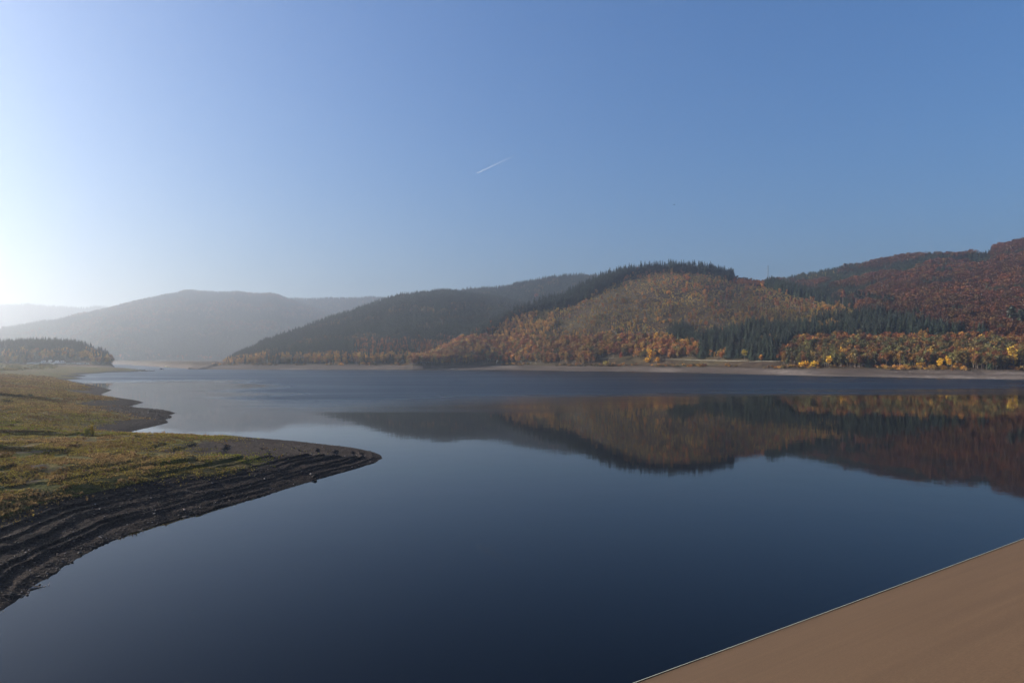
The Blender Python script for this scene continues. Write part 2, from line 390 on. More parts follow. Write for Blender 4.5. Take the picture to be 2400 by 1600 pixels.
DNEAR = 640.0
us_n = np.concatenate([np.linspace(-1.7, -1.06, 200), np.linspace(-1.05, -.12, 780)]); Ds_n = np.exp(np.linspace(math.log(24), math.log(DNEAR), 1000))
me, V, lid, px, d, NG = grid_mesh("lake_shore", us_n, Ds_n, [M['bank']])
attr(me, "grass", grass_amount(V[:,0], V[:,1], V[:,2], d))
bank = tag(add("lake_shore", me), "grassy and stony left bank with a bare cape reaching into the lake", None, None, 'structure')
us_f = np.linspace(-1.15, 1.15, 920); Ds_f = np.exp(np.linspace(math.log(430), math.log(8600), 740))
def far_part():
    U, D = np.meshgrid(us_f, Ds_f, indexing='ij'); X, Y = U*D, D
    z, lid, px, d, zl = full_z(X, Y)
    return U, D, z, lid, px, d
FU, FD, FZ, FL, FPX, FDD = far_part()
def far_meshes():
    nu, nd = FZ.shape; idx = np.arange(nu*nd).reshape(nu, nd)
    q = np.stack([idx[:-1,:-1], idx[1:,:-1], idx[1:,1:], idx[:-1,1:]], -1).reshape(-1, 4)
    V = np.stack([FU*FD, FD, FZ], -1).reshape(-1, 3)
    zq = V[q, 2].max(1); left = (FL.ravel()[q] == 30).all(1); nearcut = (V[q, 1].max(1) < DNEAR-2) & (V[q,0].max(1) < 0)
    for nme, sel, mt in (("far_shore", left & ~nearcut, M['bank']), ("hills", ~left & ~(nearcut & (FL.ravel()[q] == 30).any(1)), M['hill'])):
        qq = q[sel & (zq > -.6)]
        used = np.zeros(len(V), bool); used[qq.ravel()] = True; re = np.cumsum(used)-1
        me = np_mesh(nme, V[used], re[qq], [mt], smooth=True)
        if nme == "far_shore":
            v = V[used]; attr(me, "grass", np.clip(sstep(.4, 2.2, v[:,2]+fbm(v[:,0], v[:,1], 40, 3, 95)*1.5), 0, 1))
        if nme == "hills":
            v = V[used]; pxv = CX+F*v[:,0]/v[:,1]; dd = v[:,1]-far_shore(pxv); pal = np.zeros(len(v))
            for (c, hw, c2, h2) in ((1562, 28, 26, 22), (1860, 60, 20, 18), (2250, 160, 9, 9), (2380, 60, 34, 9), (1180, 26, 40, 12), (690, 30, 8, 8), (950, 40, 60, 8)):
                pal = np.maximum(pal, np.clip(1.5-np.abs(pxv-c)/hw, 0, 1)*np.clip(1.5-np.abs(dd-c2)/h2, 0, 1))
            attr(me, "pale", pal*.6)
        tag(add(nme, me), None, None, None, 'structure')
far_meshes()

# ------------------------------------------------------------------ water
def water():
    m, n, l, p = mat("lake_water")
    geo = n.new("ShaderNodeNewGeometry"); P = geo.outputs["Position"]; sep = n.new("ShaderNodeSeparateXYZ"); l.new(P, sep.inputs[0])
    p.inputs["Base Color"].default_value = (.001, .0018, .003, 1); p.inputs["IOR"].default_value = 1.20
    # breeze patches, in metres across the lake: open water is ruffled, the lee of the left bank is calm
    mp = n.new("ShaderNodeMapping"); mp.inputs["Scale"].default_value = (.0022, .011, 1); mp.inputs["Rotation"].default_value = (0, 0, R(-6)); l.new(P, mp.inputs[0])
    nz = noise(n, l, 1.0, 5, .6, mp.outputs[0])
    wob = math_(n, l, 'MULTIPLY_ADD', nz.outputs["Fac"], 260.0, -130.0)
    yy = math_(n, l, 'ADD', math_(n, l, 'MULTIPLY_ADD', sep.outputs[0], -.35, sep.outputs[1]), wob)
    near = ramp_out(n, l, math_(n, l, 'DIVIDE', yy, 1000.0), [(.265,(0,0,0)),(.32,(.5,.5,.5)),(.40,(1,1,1))])
    xx = math_(n, l, 'ADD', math_(n, l, 'MULTIPLY_ADD', sep.outputs[1], .40, sep.outputs[0]), math_(n, l, 'MULTIPLY_ADD', nz.outputs["Fac"], 160.0, -60.0))
    lee = ramp_out(n, l, math_(n, l, 'DIVIDE', xx, 100.0), [(0,(0,0,0)),(.5,(1,1,1))])
    back = ramp_out(n, l, math_(n, l, 'DIVIDE', yy, 1200.0), [(.56,(0,0,0)),(.66,(1,1,1))])
    band = math_(n, l, 'MULTIPLY', near, math_(n, l, 'MAXIMUM', lee, back))
    band = math_(n, l, 'MULTIPLY', band, ramp_out(n, l, nz.outputs["Fac"], [(.30,(.72,.72,.72)),(.55,(1,1,1))]))
    l.new(math_(n, l, 'MULTIPLY_ADD', band, .34, .02), p.inputs["Roughness"])
    r1 = noise(n, l, .9, 3, .6, P); r2 = noise(n, l, .12, 2, .5, P)
    hgt = math_(n, l, 'ADD', math_(n, l, 'MULTIPLY', r1.outputs["Fac"], .012), math_(n, l, 'MULTIPLY', r2.outputs["Fac"], .05))
    hgt = math_(n, l, 'MULTIPLY', hgt, math_(n, l, 'MULTIPLY_ADD', band, 7.0, 1.0))
    b = n.new("ShaderNodeBump"); b.inputs["Strength"].default_value = .22; b.inputs["Distance"].default_value = 1.0; l.new(hgt, b.inputs["Height"]); l.new(b.outputs[0], p.inputs["Normal"])
    me = np_mesh("lake_water", [(-4200, 8, 0), (1300, 8, 0), (1300, 4200, 0), (-4200, 4200, 0)], np.array([[0,1,2,3]]), [m])
    return tag(add("lake_water", me), None, None, None, 'structure')
water()

# ------------------------------------------------------------------ dam face
def dam():
    p0, p1 = Vector((7.76, 42.2)), Vector((56.9, 75.8)); u = (p1-p0).normalized(); nrm = Vector((u.y, -u.x))   # towards the camera, up the slope
    root = empty("dam", (p0.x, p0.y, 0)); tag(root, "smooth brown asphalt dam face sloping down into the water at lower right", "dam")
    base = p0.copy()
    m, n, l, p = mat("dam_asphalt")
    at = N(n, "ShaderNodeAttribute", attribute_name="face_uv"); sep = n.new("ShaderNodeSeparateXYZ"); l.new(at.outputs["Vector"], sep.inputs[0])
    mp = n.new("ShaderNodeMapping"); mp.inputs["Scale"].default_value = (.05, 1.9, 1); l.new(at.outputs["Vector"], mp.inputs[0])
    st = noise(n, l, 1.0, 5, .6, mp.outputs[0])
    mp2 = n.new("ShaderNodeMapping"); mp2.inputs["Scale"].default_value = (.12, .35, 1); mp2.inputs["Rotation"].default_value = (0, 0, R(6)); l.new(at.outputs["Vector"], mp2.inputs[0])
    bl = noise(n, l, 1.0, 5, .6, mp2.outputs[0]); gr = noise(n, l, 14.0, 4, .8, at.outputs["Vector"])
    c = ramp_out(n, l, st.outputs["Fac"], [(.25, (.074,.043,.022)), (.5, (.081,.047,.024)), (.75, (.089,.053,.027))])
    c = mix(n, l, 1.0, c, ramp_out(n, l, bl.outputs["Fac"], [(.3,(.9,.9,.9)),(.7,(1.07,1.07,1.07))]), 'MULTIPLY')
    c = mix(n, l, 1.0, c, ramp_out(n, l, gr.outputs["Fac"], [(.3,(.66,.66,.66)),(.7,(1.28,1.28,1.28))]), 'MULTIPLY')
    # tide marks left just above the water
    tm = ramp_out(n, l, math_(n, l, 'DIVIDE', sep.outputs[1], 6.0), [(0,(.62,.5,.45)),(.045,(.95,.9,.85)),(.07,(.55,.5,.42)),(.10,(.85,.8,.75)),(.16,(.62,.6,.55)),(.22,(.9,.88,.85)),(.30,(.78,.76,.72)),(.5,(1,1,1))])
    l.new(mix(n, l, 1.0, c, tm, 'MULTIPLY'), p.inputs["Base Color"]); p.inputs["Roughness"].default_value = .8; p.inputs["Specular IOR Level"].default_value = .2
    b = n.new("ShaderNodeBump"); b.inputs["Strength"].default_value = .25; b.inputs["Distance"].default_value = .05; l.new(gr.outputs["Fac"], b.inputs["Height"]); l.new(b.outputs[0], p.inputs["Normal"])
    sl_ = 1/1.72
    a = np.concatenate([np.linspace(-75, 160, 236)]); w = np.concatenate([[-9, -3], np.linspace(0, 30.4, 62)])
    A, Wd = np.meshgrid(a, w, indexing='ij')
    Zs = Wd*sl_ + fbm(A, Wd, 14, 2, 301)*.03
    bow = ((A-25)/120.0)**2*-.9
    X = u.x*A + nrm.x*(Wd+bow); Y = u.y*A + nrm.y*(Wd+bow)
    idx = np.arange(A.size).reshape(A.shape); q = np.stack([idx[:-1,:-1], idx[:-1,1:], idx[1:,1:], idx[1:,:-1]], -1).reshape(-1, 4)
    me = np_mesh("face", np.stack([X, Y, Zs], -1), q, [m], smooth=True)
    attr(me, "face_uv", np.stack([A, Wd, A*0], -1), 'FLOAT_VECTOR')
    add("face", me, root)
    # pale lime edge along the waterline, a thin strip with thickness
    e = plain("lime_edge", (.40, .41, .32), .8, .12, 2.0)
    V, Fc = [], []
    aa = np.linspace(-75, 160, 236); bw = ((aa-25)/120.0)**2*-.9
    for k in range(len(aa)):
        wv = .035*math.sin(aa[k]*.9)+.03*math.sin(aa[k]*2.3+1)
        for (ww, dz) in ((-.14, .01), (.15+wv*.6, .01), (.15+wv*.6, .045), (-.14, .045)):
            x = u.x*aa[k] + nrm.x*(ww+bw[k]); y = u.y*aa[k] + nrm.y*(ww+bw[k]); V.append((x, y, ww*sl_+dz+.03))
    for k in range(len(aa)-1):
        for j in range(4): Fc.append((k*4+j, (k+1)*4+j, (k+1)*4+(j+1) % 4, k*4+(j+1) % 4))
    add("waterline_edge", np_mesh("waterline_edge", V, np.array(Fc), [e]), root)
    # crest road and parapet foot behind the top of the face
    t0 = 30.4; zt = t0*sl_
    cr = MB()
    def P(a_, w_, z_): return (u.x*a_+nrm.x*w_, u.y*a_+nrm.y*w_, z_)
    cr.hexa([P(-75,t0-.02,zt-3), P(160,t0-.02,zt-3), P(160,t0+9,zt-3), P(-75,t0+9,zt-3), P(-75,t0-.02,zt+.06), P(160,t0-.02,zt+.06), P(160,t0+9,zt+.06), P(-75,t0+9,zt+.06)])
    cr.build("crest", plain("crest_concrete", (.30,.28,.26), .9, .15, 1.5), root)
dam()

# ------------------------------------------------------------------ plant and stone shapes (unit height unless said)
def quads_cloud(c, size, rng, flat=.0):
    """one leaf-clump quad per centre, random facing; returns verts, quads, per-face random"""
    k = len(c); a = rng.normal(size=(k,3)); a /= np.linalg.norm(a,axis=1)[:,None]; b = rng.normal(size=(k,3)); b -= (b*a).sum(1)[:,None]*a; b /= np.linalg.norm(b,axis=1)[:,None]
    s = (size*rng.uniform(.6,1.3,k))[:,None]; s2 = s*rng.uniform(.5,.9,k)[:,None]
    v = np.stack([c-a*s, c-b*s2*.9+a*s*.2, c+a*s, c+b*s2], 1)
    return v.reshape(-1,3), np.arange(4*k).reshape(-1,4), rng.random(k)
def prism(p, q, r0, r1, sides=5):
    p, q = np.array(p,float), np.array(q,float); d = q-p; d /= np.linalg.norm(d); a = np.cross(d,[.3,.9,.1]); a /= np.linalg.norm(a); b = np.cross(d,a)
    t = np.linspace(0, 2*math.pi, sides, endpoint=False)
    ring = np.cos(t)[:,None]*a + np.sin(t)[:,None]*b
    v = np.concatenate([p+ring*r0, q+ring*r1]); f = [(i,(i+1)%sides,sides+(i+1)%sides,sides+i) for i in range(sides)]
    return v, np.array(f)
def join(parts):
    V, Fq, off = [], [], 0
    for v, f in parts: V.append(v); Fq.append(f+off); off += len(v)
    return np.concatenate(V), np.concatenate(Fq)

def spruce(seed, bare=.06, fat=.235, tiers=15, dens=9):
    g = np.random.default_rng(seed); tr = join([prism((0,0,-.04),(0,0,.55),.014,.009),prism((0,0,.55),(0,0,.97),.009,.002)])
    V, Fq, rv = [], [], []
    zs = bare + (1-bare)*np.linspace(0,.96,tiers)
    for z in zs:
        t = (z-bare)/(1-bare); r = fat*(1-t)**.85*g.uniform(.8,1.15)+.012; nb = max(4,int(dens*(1-.5*t)))
        a0 = g.uniform(0,6.3)
        for j in range(nb):
            if g.random() < .08: continue
            an = a0+j*2*math.pi/nb+g.uniform(-.3,.3); rr = r*g.uniform(.6,1.2); dx, dy = math.cos(an), math.sin(an); w = rr*g.uniform(.28,.42); zz = z+g.uniform(-.015,.015)
            root = np.array([dx*.004,dy*.004,zz+.045*(1-t)+.02]); tip = np.array([dx*rr,dy*rr,zz-.035-.03*(1-t)])
            m1 = np.array([dx*rr*.62-dy*w,dy*rr*.62+dx*w,zz-.02]); m2 = np.array([dx*rr*.62+dy*w,dy*rr*.62-dx*w,zz-.02]); mid = np.array([dx*rr*.6,dy*rr*.6,zz+.012])
            b = len(V); V += [root,m1,tip,m2,mid]; Fq += [(b,b+1,b+4),(b+1,b+2,b+4),(b+2,b+3,b+4),(b+3,b,b+4)]; c = g.random(); rv += [c,c,c,c]
    b = len(V); V += [np.array(p) for p in ((.012,0,.93),(-.006,.01,.93),(-.006,-.01,.93),(0,0,1.0))]; Fq += [(b,b+1,b+3),(b+1,b+2,b+3),(b+2,b,b+3)]; rv += [.5]*3
    return tr, (np.array(V), np.array(Fq)), np.array(rv)

def broadleaf(seed, n=320, lobes=8, wide=.26, zc=.60, zr=.34, size=.044, limbs=5):
    g = np.random.default_rng(seed)
    lc = []
    for k in range(lobes):
        an, rr = g.uniform(0,6.3), wide*math.sqrt(g.random())*.72; zz = zc+g.uniform(-.8,.9)*zr*.72
        sq = 1-abs((zz-zc)/zr)*.5
        lc.append((math.cos(an)*rr*sq, math.sin(an)*rr*sq, zz, g.uniform(.09,.16)))
    lc = np.array(lc); which = g.integers(0,lobes,n)
    dv = g.normal(size=(n,3)); dv /= np.linalg.norm(dv,axis=1)[:,None]; rad = lc[which,3]*g.uniform(.45,1.1,n)
    c = lc[which,:3]+dv*rad[:,None]*np.array([1,1,1.15]); c[:,2] = np.minimum(c[:,2], .985)
    v, f, rv = quads_cloud(c, size, g); rv = np.clip(.55*rv+.45*g.random(lobes)[which],0,1)
    tp = [prism((0,0,-.03),(.008,.004,zc*.62),.020,.014), prism((.008,.004,zc*.62),(0,.006,zc+zr*.55),.014,.003)]
    for k in range(min(limbs,lobes)):
        tp.append(prism((.006,.003,zc*g.uniform(.5,.85)), lc[k,:3], .009, .003, 4))
    return join(tp), (v, f), rv

def pine(seed):
    g = np.random.default_rng(seed); n = 150; bend = g.uniform(-.02,.02)
    z = g.uniform(.60,.99,n); an = g.uniform(0,6.3,n); r = .085*(1-((z-.60)/.4))**.55*np.sqrt(g.random(n))+.008
    c = np.stack([np.cos(an)*r+bend, np.sin(an)*r, z],1); v, f, rv = quads_cloud(c, .036, g)
    tp = [prism((0,0,-.03),(bend*.6,0,.6),.011,.008), prism((bend*.6,0,.6),(bend,0,.97),.008,.002)]
    for k in range(7):
        a, zz = g.uniform(0,6.3), g.uniform(.35,.7); tp.append(prism((bend*.6,0,zz),(math.cos(a)*.05,math.sin(a)*.05,zz-.01),.003,.001,3))
    return join(tp), (v, f), rv

def bushy(seed, n=150):
    g = np.random.default_rng(seed); dv = g.normal(size=(n,3)); dv /= np.linalg.norm(dv,axis=1)[:,None]; dv[:,2] = np.abs(dv[:,2])
    k = 5; lc = np.stack([g.uniform(-.38,.38,k), g.uniform(-.3,.3,k), g.uniform(.15,.5,k)],1); w = g.integers(0,k,n)
    c = lc[w]+dv*(g.uniform(.15,.46,n))[:,None]; c[:,2] = np.clip(c[:,2],.02,1); v, f, rv = quads_cloud(c, .085, g)
    tp = [prism((0,0,-.05),tuple(lc[j]),.025,.01,4) for j in range(k)]
    return join(tp), (v, f), rv

def shoot_shrub(seed, n=240):
    """upright shrub of many shoots"""
    g = np.random.default_rng(seed); tp, cs = [], []
    for k in range(13):
        a, lean = g.uniform(0,6.3), g.uniform(.05,.38); h = g.uniform(.55,1.0)*(1-lean*.5); e = np.array([math.cos(a)*lean,math.sin(a)*lean,h]); tp.append(prism((0,0,-.05),e,.012,.004,4))
        m = n//13; t = g.uniform(.25,1,m); cs.append(e*t[:,None]+g.normal(size=(m,3))*.035)
    v, f, rv = quads_cloud(np.concatenate(cs), .042, g); return join(tp), (v, f), rv

def rock(seed):
    g = np.random.default_rng(seed); bm = bmesh.new(); bmesh.ops.create_icosphere(bm, subdivisions=2, radius=.5)
    ax = Vector((g.uniform(.8,1.3), g.uniform(.65,1.0), g.uniform(.38,.65))); pl = [(Vector(g.normal(size=3)).normalized(), g.uniform(.30,.42)) for _ in range(9)]
    for v in bm.verts:
        for d, h in pl:
            e = v.co.dot(d)-h
            if e > 0: v.co -= d*e
        v.co = Vector((v.co.x*ax.x, v.co.y*ax.y, v.co.z*ax.z))
    bm.normal_update()
    V = np.array([v.co[:] for v in bm.verts]); Fq = np.array([[v.index for v in f.verts] for f in bm.faces]); bm.free(); return V, Fq

def tuft(seed, n=11):
    g = np.random.default_rng(seed); V, Fq = [], []
    for k in range(n):
        a, r = g.uniform(0,6.3), g.uniform(0,.28); b = np.array([math.cos(a)*r, math.sin(a)*r, -.05]); la = g.uniform(0,6.3); ln = g.uniform(.1,.5); h = g.uniform(.5,1.0)
        tip = b+np.array([math.cos(la)*ln, math.sin(la)*ln, h]); s = np.array([-math.sin(la), math.cos(la), 0])*g.uniform(.05,.10); i = len(V)
        V += [b-s, b+s, (b+tip)/2+s*.8+np.array([0,0,.12]), tip, (b+tip)/2-s*.8+np.array([0,0,.12])]; Fq += [(i,i+1,i+2,i+4)]; Fq += [(i+4,i+2,i+3,i+3)]
    V = np.array(V); q = [f for f in Fq if f[2] != f[3]]; t = [f[:3] for f in Fq if f[2] == f[3]]
    return V, np.array(q), np.array(t), g.random(len(q)+len(t))

# meshes: each kind has several variants, as (trunk, crown) for the counted trees and as one joined mesh for the stuff
KIND = {}
def register(kind, maker, seeds, leaf, bark, **kw):
    out = []
    for s in seeds:
        (tv, tf), (cv, cf), rv = maker(s, **kw)
        t = np_mesh("trunk", tv, tf, [bark]); c = np_mesh("crown", cv, cf, [leaf]); attr(c, "leafvar", rv, 'FLOAT', 'FACE')
        j = np_mesh(kind, np.concatenate([tv, cv]), [tf, cf+len(tv)], [bark, leaf], np.concatenate([np.zeros(len(tf)), np.ones(len(cf))]))
        attr(j, "leafvar", np.concatenate([np.full(len(tf), .5), rv]), 'FLOAT', 'FACE')
        out.append((t, c, j))
    KIND[kind] = out
register('spruce', spruce, range(1, 6), M['needles'], M['bark'])
register('autumn', broadleaf, range(21, 27), M['leaves'], M['bark'])
register('beech', broadleaf, range(26, 30), M['leaves'], M['dark'], limbs=2, n=430, lobes=12, wide=.38, zc=.58, zr=.36, size=.046)
register('slim', broadleaf, range(31, 36), M['leaves'], M['palebark'], n=150, lobes=7, wide=.17, zc=.55, zr=.42, size=.055)
register('pine', pine, range(41, 45), M['needles'], M['palebark'])
register('bush', bushy, range(51, 55), M['leaves'], M['bark'])
register('shrub', shoot_shrub, range(61, 64), M['leaves'], M['bark'], n=620)

PALETTE = {
 'spruce': [(.014,.025,.012), (.019,.030,.013), (.011,.020,.012), (.026,.036,.016), (.015,.024,.015)],
 'rust': [(.29,.095,.028), (.24,.078,.028), (.34,.125,.032), (.19,.068,.03), (.27,.11,.035)],
 'beech': [(.125,.042,.017), (.10,.038,.017), (.15,.054,.018), (.115,.052,.019), (.08,.038,.018), (.125,.066,.022)],
 'brown': [(.085,.060,.028), (.11,.062,.03), (.07,.062,.03), (.13,.085,.035)],
 'ochre': [(.40,.21,.045), (.34,.185,.045), (.46,.23,.05), (.28,.175,.05), (.36,.145,.035)],
 'olive': [(.13,.115,.038), (.16,.13,.042), (.10,.10,.036), (.19,.145,.05), (.15,.105,.04)],
 'gold': [(.62,.33,.025), (.68,.38,.03), (.55,.26,.02)],
 'mixed': [(.115,.078,.024), (.17,.082,.022), (.085,.072,.024), (.22,.115,.026), (.16,.060,.020), (.14,.095,.028), (.065,.058,.02), (.19,.075,.022)],
 'scrub': [(.35,.25,.05), (.27,.215,.045), (.21,.185,.04), (.40,.26,.05), (.34,.19,.035), (.26,.125,.035)],
}
def tints(name, n):
    p = np.array(PALETTE[name]); i = RNG.integers(0, len(p), n); return p[i]*RNG.uniform(.82, 1.18, (n,1))

# ------------------------------------------------------------------ where things grow
# a column-wise horizon of the bare ground, to leave out trees nobody could see
ELE = (FZ - H)/FD
RUN = np.maximum.accumulate(ELE, axis=1)
def horizon_before(u, D, back=12.0):
    iu = np.clip(np.round((u-us_f[0])/(us_f[1]-us_f[0])).astype(int), 0, len(us_f)-1)
    idd = np.clip(np.searchsorted(Ds_f, D-back)-1, 0, len(Ds_f)-1); return RUN[iu, idd]
def inpoly(px, py, poly):
    ins = np.zeros(px.shape, bool); P = np.array(poly, float); Q = np.roll(P, -1, 0)
    for (ax,ay),(bx,by) in zip(P,Q):
        if ay == by: continue
        ins ^= ((ay > py) != (by > py)) & (px < (bx-ax)*(py-ay)/(by-ay)+ax)
    return ins
# zones on the slopes (bearing in px, elevation in px of the ground as it shows from the dam)
Z_CREST = [(1225,700),(1320,684),(1400,648),(1460,628),(1520,615),(1600,610),(1700,630),(1745,648),(1745,668),(1700,657),(1650,642),(1560,637),(1500,640),(1430,672),(1380,700),(1320,725),(1240,738)]
Z_CLEAR = [(1130,800),(1180,760),(1250,735),(1380,700),(1480,645),(1560,634),(1700,650),(1770,664),(1850,690),(1960,716),(2080,735),(2060,752),(1900,770),(1800,780),(1700,790),(1640,800),(1560,800),(1400,800),(1250,805),(1130,812)]
Z_LOWSPRUCE = [(1560,790),(1600,770),(1640,800),(1660,800),(1750,778),(1850,775),(1950,758),(2060,752),(2130,735),(2250,748),(2420,770),(2900,780),(2900,812),(2420,806),(2200,800),(2050,800),(1950,798),(1840,826),(1830,843),(1640,843),(1640,815),(1560,806)]
Z_SHOULDER = [(1740,640),(1800,655),(1900,674),(2040,705),(2160,738),(2080,737),(1960,718),(1850,692),(1770,666)]
Z_GREYSPRUCE = [(1780,640),(1840,630),(1960,640),(2120,640),(2200,600),(2320,600),(2330,625),(2150,665),(2050,690),(1990,712),(1900,690),(1800,670)]

GX, GY = [], []
def scatter(step, y0, y1, u0, u1):
    ny = int((y1-y0)/step); out_x, out_y = [], []
    ys = y0+np.arange(ny)*step
    for y in ys:
        n = max(1, int((u1-u0)*y/step)); x = (u0*y)+np.arange(n)*step
        out_x.append(x+RNG.uniform(-.5,.5,n)*step); out_y.append(np.full(n,y)+RNG.uniform(-.5,.5,n)*step)
    return np.concatenate(out_x), np.concatenate(out_y)
def gather():
    xs_, ys_ = [], []
    for step, a, b in ((4.6, 700, 1180), (4.7, 1180, 1700), (7.5, 1700, 2400), (9.5, 2400, 3300), (12.5, 3300, 5500), (20, 6600, 7200)):
        x, y = scatter(step, a, b, -.82, .84); xs_.append(x); ys_.append(y)
    X, Y = np.concatenate(xs_), np.concatenate(ys_)
    z, lid, px = terrain(X, Y, True)
    zl, d = left_z(X, Y); isleft = zl > z; z = np.maximum(z, zl); lid = np.where(isleft, 30, lid)
    py = YH-(z-H)/Y*F
    return X, Y, z, lid, px, py, d
TX, TY, TZ, TL, TPX, TPY, TD = gather()
dwT = far_shore(TPX)
nz1 = fbm(TX, TY, 90, 3, 201); nz2 = fbm(TX, TY, 220, 3, 203); nz3 = fbm(TX, TY, 35, 2, 205); rnd = RNG.random(len(TX))
kind = np.full(len(TX), '', dtype='U8'); pal = np.full(len(TX), '', dtype='U8'); hgt = np.zeros(len(TX)); keep = np.zeros(len(TX)); bz = None
def setz(mask, k, p, h0, h1, prob=1.0):
    kind[mask] = k; pal[mask] = p; hgt[mask] = (h0+(h1-h0)*RNG.random(mask.sum())); keep[mask] = prob if np.isscalar(prob) else prob[mask]
I = {n: i for i, n in enumerate(LNAMES)}
wooded = (TZ > np.where(TL == I['hill_hazy'], 5.5, 9.2) + nz3*1.5) & (TL != 30)
m_ = wooded & (TL == I['ridge_far']); setz(m_, 'spruce', 'spruce', 20, 32)
m_ = wooded & (TL == I['hill_hazy']); setz(m_, 'spruce', 'spruce', 20, 30); mm = m_ & (nz2+nz3*.5 > .12) & (rnd < .6); setz(mm, 'autumn', 'brown', 18, 27); mm = m_ & (nz2+nz3*.5 > .30) & (TPY < 800) & (rnd < .5); setz(mm, 'autumn', 'beech', 18, 27); mm = m_ & (TZ < 24) & (rnd < .2); setz(mm, 'autumn', 'rust', 16, 24)
m_ = wooded & (TL == I['ridge_mid']); setz(m_, 'spruce', 'spruce', 20, 31); mm = m_ & (rnd < .15); setz(mm, 'autumn', 'mixed', 16, 24)
m_ = wooded & ((TL == I['hill_mid']) | (TL == I['ridge_back'])); setz(m_, 'spruce', 'spruce', 18, 29)
mm = m_ & (nz1+nz3*.7 > .30) & (rnd < .7); setz(mm, 'autumn', 'brown', 14, 22); mm = m_ & (nz1+nz3*.7 > .48) & (rnd < .5); setz(mm, 'autumn', 'mixed', 14, 20); mm = m_ & (TL == I['hill_mid']) & (TPY > 806+nz3*14) & (TPX > 830) & (rnd < .62); setz(mm, 'autumn', 'rust', 14, 22)
mm = m_ & (TL == I['hill_mid']) & (TPY > 843+nz3*8) & (rnd < .85); setz(mm, 'slim', 'ochre', 12, 20)
m_ = wooded & (TL == I['hill_main']); setz(m_, 'spruce', 'spruce', 18, 28); mm = m_ & (rnd < .12); setz(mm, 'autumn', 'rust', 14, 20)
clr = m_ & inpoly(TPX, TPY, Z_CLEAR)
dens = np.clip(.62+nz1*.9+nz3*.6-sstep(1420, 1720, TPX)*sstep(800, 690, TPY)*.50-.25*sstep(670,645,TPY) + .45*sstep(1500,1380,TPX)*sstep(690,740,TPY), .08, .97)
setz(clr, 'slim', 'scrub', 3.5, 9, dens); brush = clr & (RNG.random(len(TX)) > dens); setz(brush, 'bush', 'scrub', 1.6, 3.6, .85); mm = clr & (rnd < .03); setz(mm, 'autumn', 'ochre', 9, 15, .9); mm = clr & (rnd > .975); setz(mm, 'slim', 'rust', 8, 14, .8)
mm = clr & (TPX < 1300) & (TPY < 800); setz(mm, 'slim', 'ochre', 8, 16, .75); mm = clr & (TPX > 1250) & (TPX < 1300+0*TPX) & (nz3 > .1); setz(mm, 'slim', 'olive', 6, 12, .8)
mm = m_ & (TPY > 798+nz3*10) & (TPX < 1650); setz(mm, 'slim', 'ochre', 13, 22); m2 = mm & (rnd < .42); setz(m2, 'autumn', 'rust', 12, 20); m2 = mm & (rnd > .80); setz(m2, 'autumn', 'olive', 12, 19)
mm = m_ & inpoly(TPX, TPY, Z_LOWSPRUCE); setz(mm, 'spruce', 'spruce', 16, 30); m2 = mm & ((nz3+nz1*.4 > .40) | (rnd < .07)); setz(m2, 'slim', 'ochre', 8, 17, .8); m2 = mm & (nz3-nz1*.5 < -.50); setz(m2, 'autumn', 'brown', 9, 15, .6)
mm = m_ & inpoly(TPX, TPY, Z_CREST); setz(mm, 'spruce', 'spruce', 13, 30, .85)
mm = m_ & inpoly(TPX, TPY, Z_SHOULDER) & (TPX > 1790); setz(mm, 'spruce', 'spruce', 14, 26)
mm = m_ & (TPX > 1720) & (TPX < 1800) & (TPY < 672); setz(mm, 'autumn', 'rust', 8, 13, .5)
m_ = wooded & (TL == I['hill_right']); setz(m_, 'beech', 'beech', 16, 28, .75); mm = m_ & (nz3+nz1*.6 > .42) ; setz(mm, 'autumn', 'brown', 15, 24); mm = m_ & (nz1+nz3*.8 > .42); setz(mm, 'spruce', 'spruce', 17, 27)
mm = m_ & inpoly(TPX, TPY, Z_GREYSPRUCE) & (nz1 > -.25); setz(mm, 'spruce', 'spruce', 14, 24); m2 = mm & (rnd < .3); setz(m2, 'slim', 'scrub', 8, 16)
mm = m_ & (TPY < 612+nz3*8) & (TPX > 2000) & (TPX < 2330); setz(mm, 'slim', 'rust', 5, 10, .8)
# belt of mixed trees along the right shore, below the spruces
belt = wooded & (TPX > 1640) & (TPY > np.interp(TPX, [1640,1820,1860,1950,2200,2420,2900], [846,846,806,800,803,808,815])+nz3*5)
setz(belt, 'autumn', 'mixed', 12, 21); m2 = belt & (rnd < .22); setz(m2, 'slim', 'olive', 12, 22); m2 = belt & (rnd > .93); setz(m2, 'spruce', 'spruce', 12, 18); m2 = belt & (rnd > .80) & (rnd < .86); setz(m2, 'slim', 'ochre', 12, 20); m2 = belt & (TPY < np.interp(TPX, [1640,1820,1860,1950,2200,2420,2900], [846,846,806,800,803,808,815])+14) & (rnd < .7); setz(m2, 'autumn', 'rust', 10, 16)
# bushes at the top of the bare beach
edge = (TL != 30) & (TZ > 7.0) & (TZ < 9.6) & (TY-dwT < 130) & (TPX > 470) & (nz3 > -.1); setz(edge, 'bush', 'mixed', 2.5, 6, .5); m2 = edge & (rnd < .3); setz(m2, 'bush', 'ochre', 3, 7, .6)
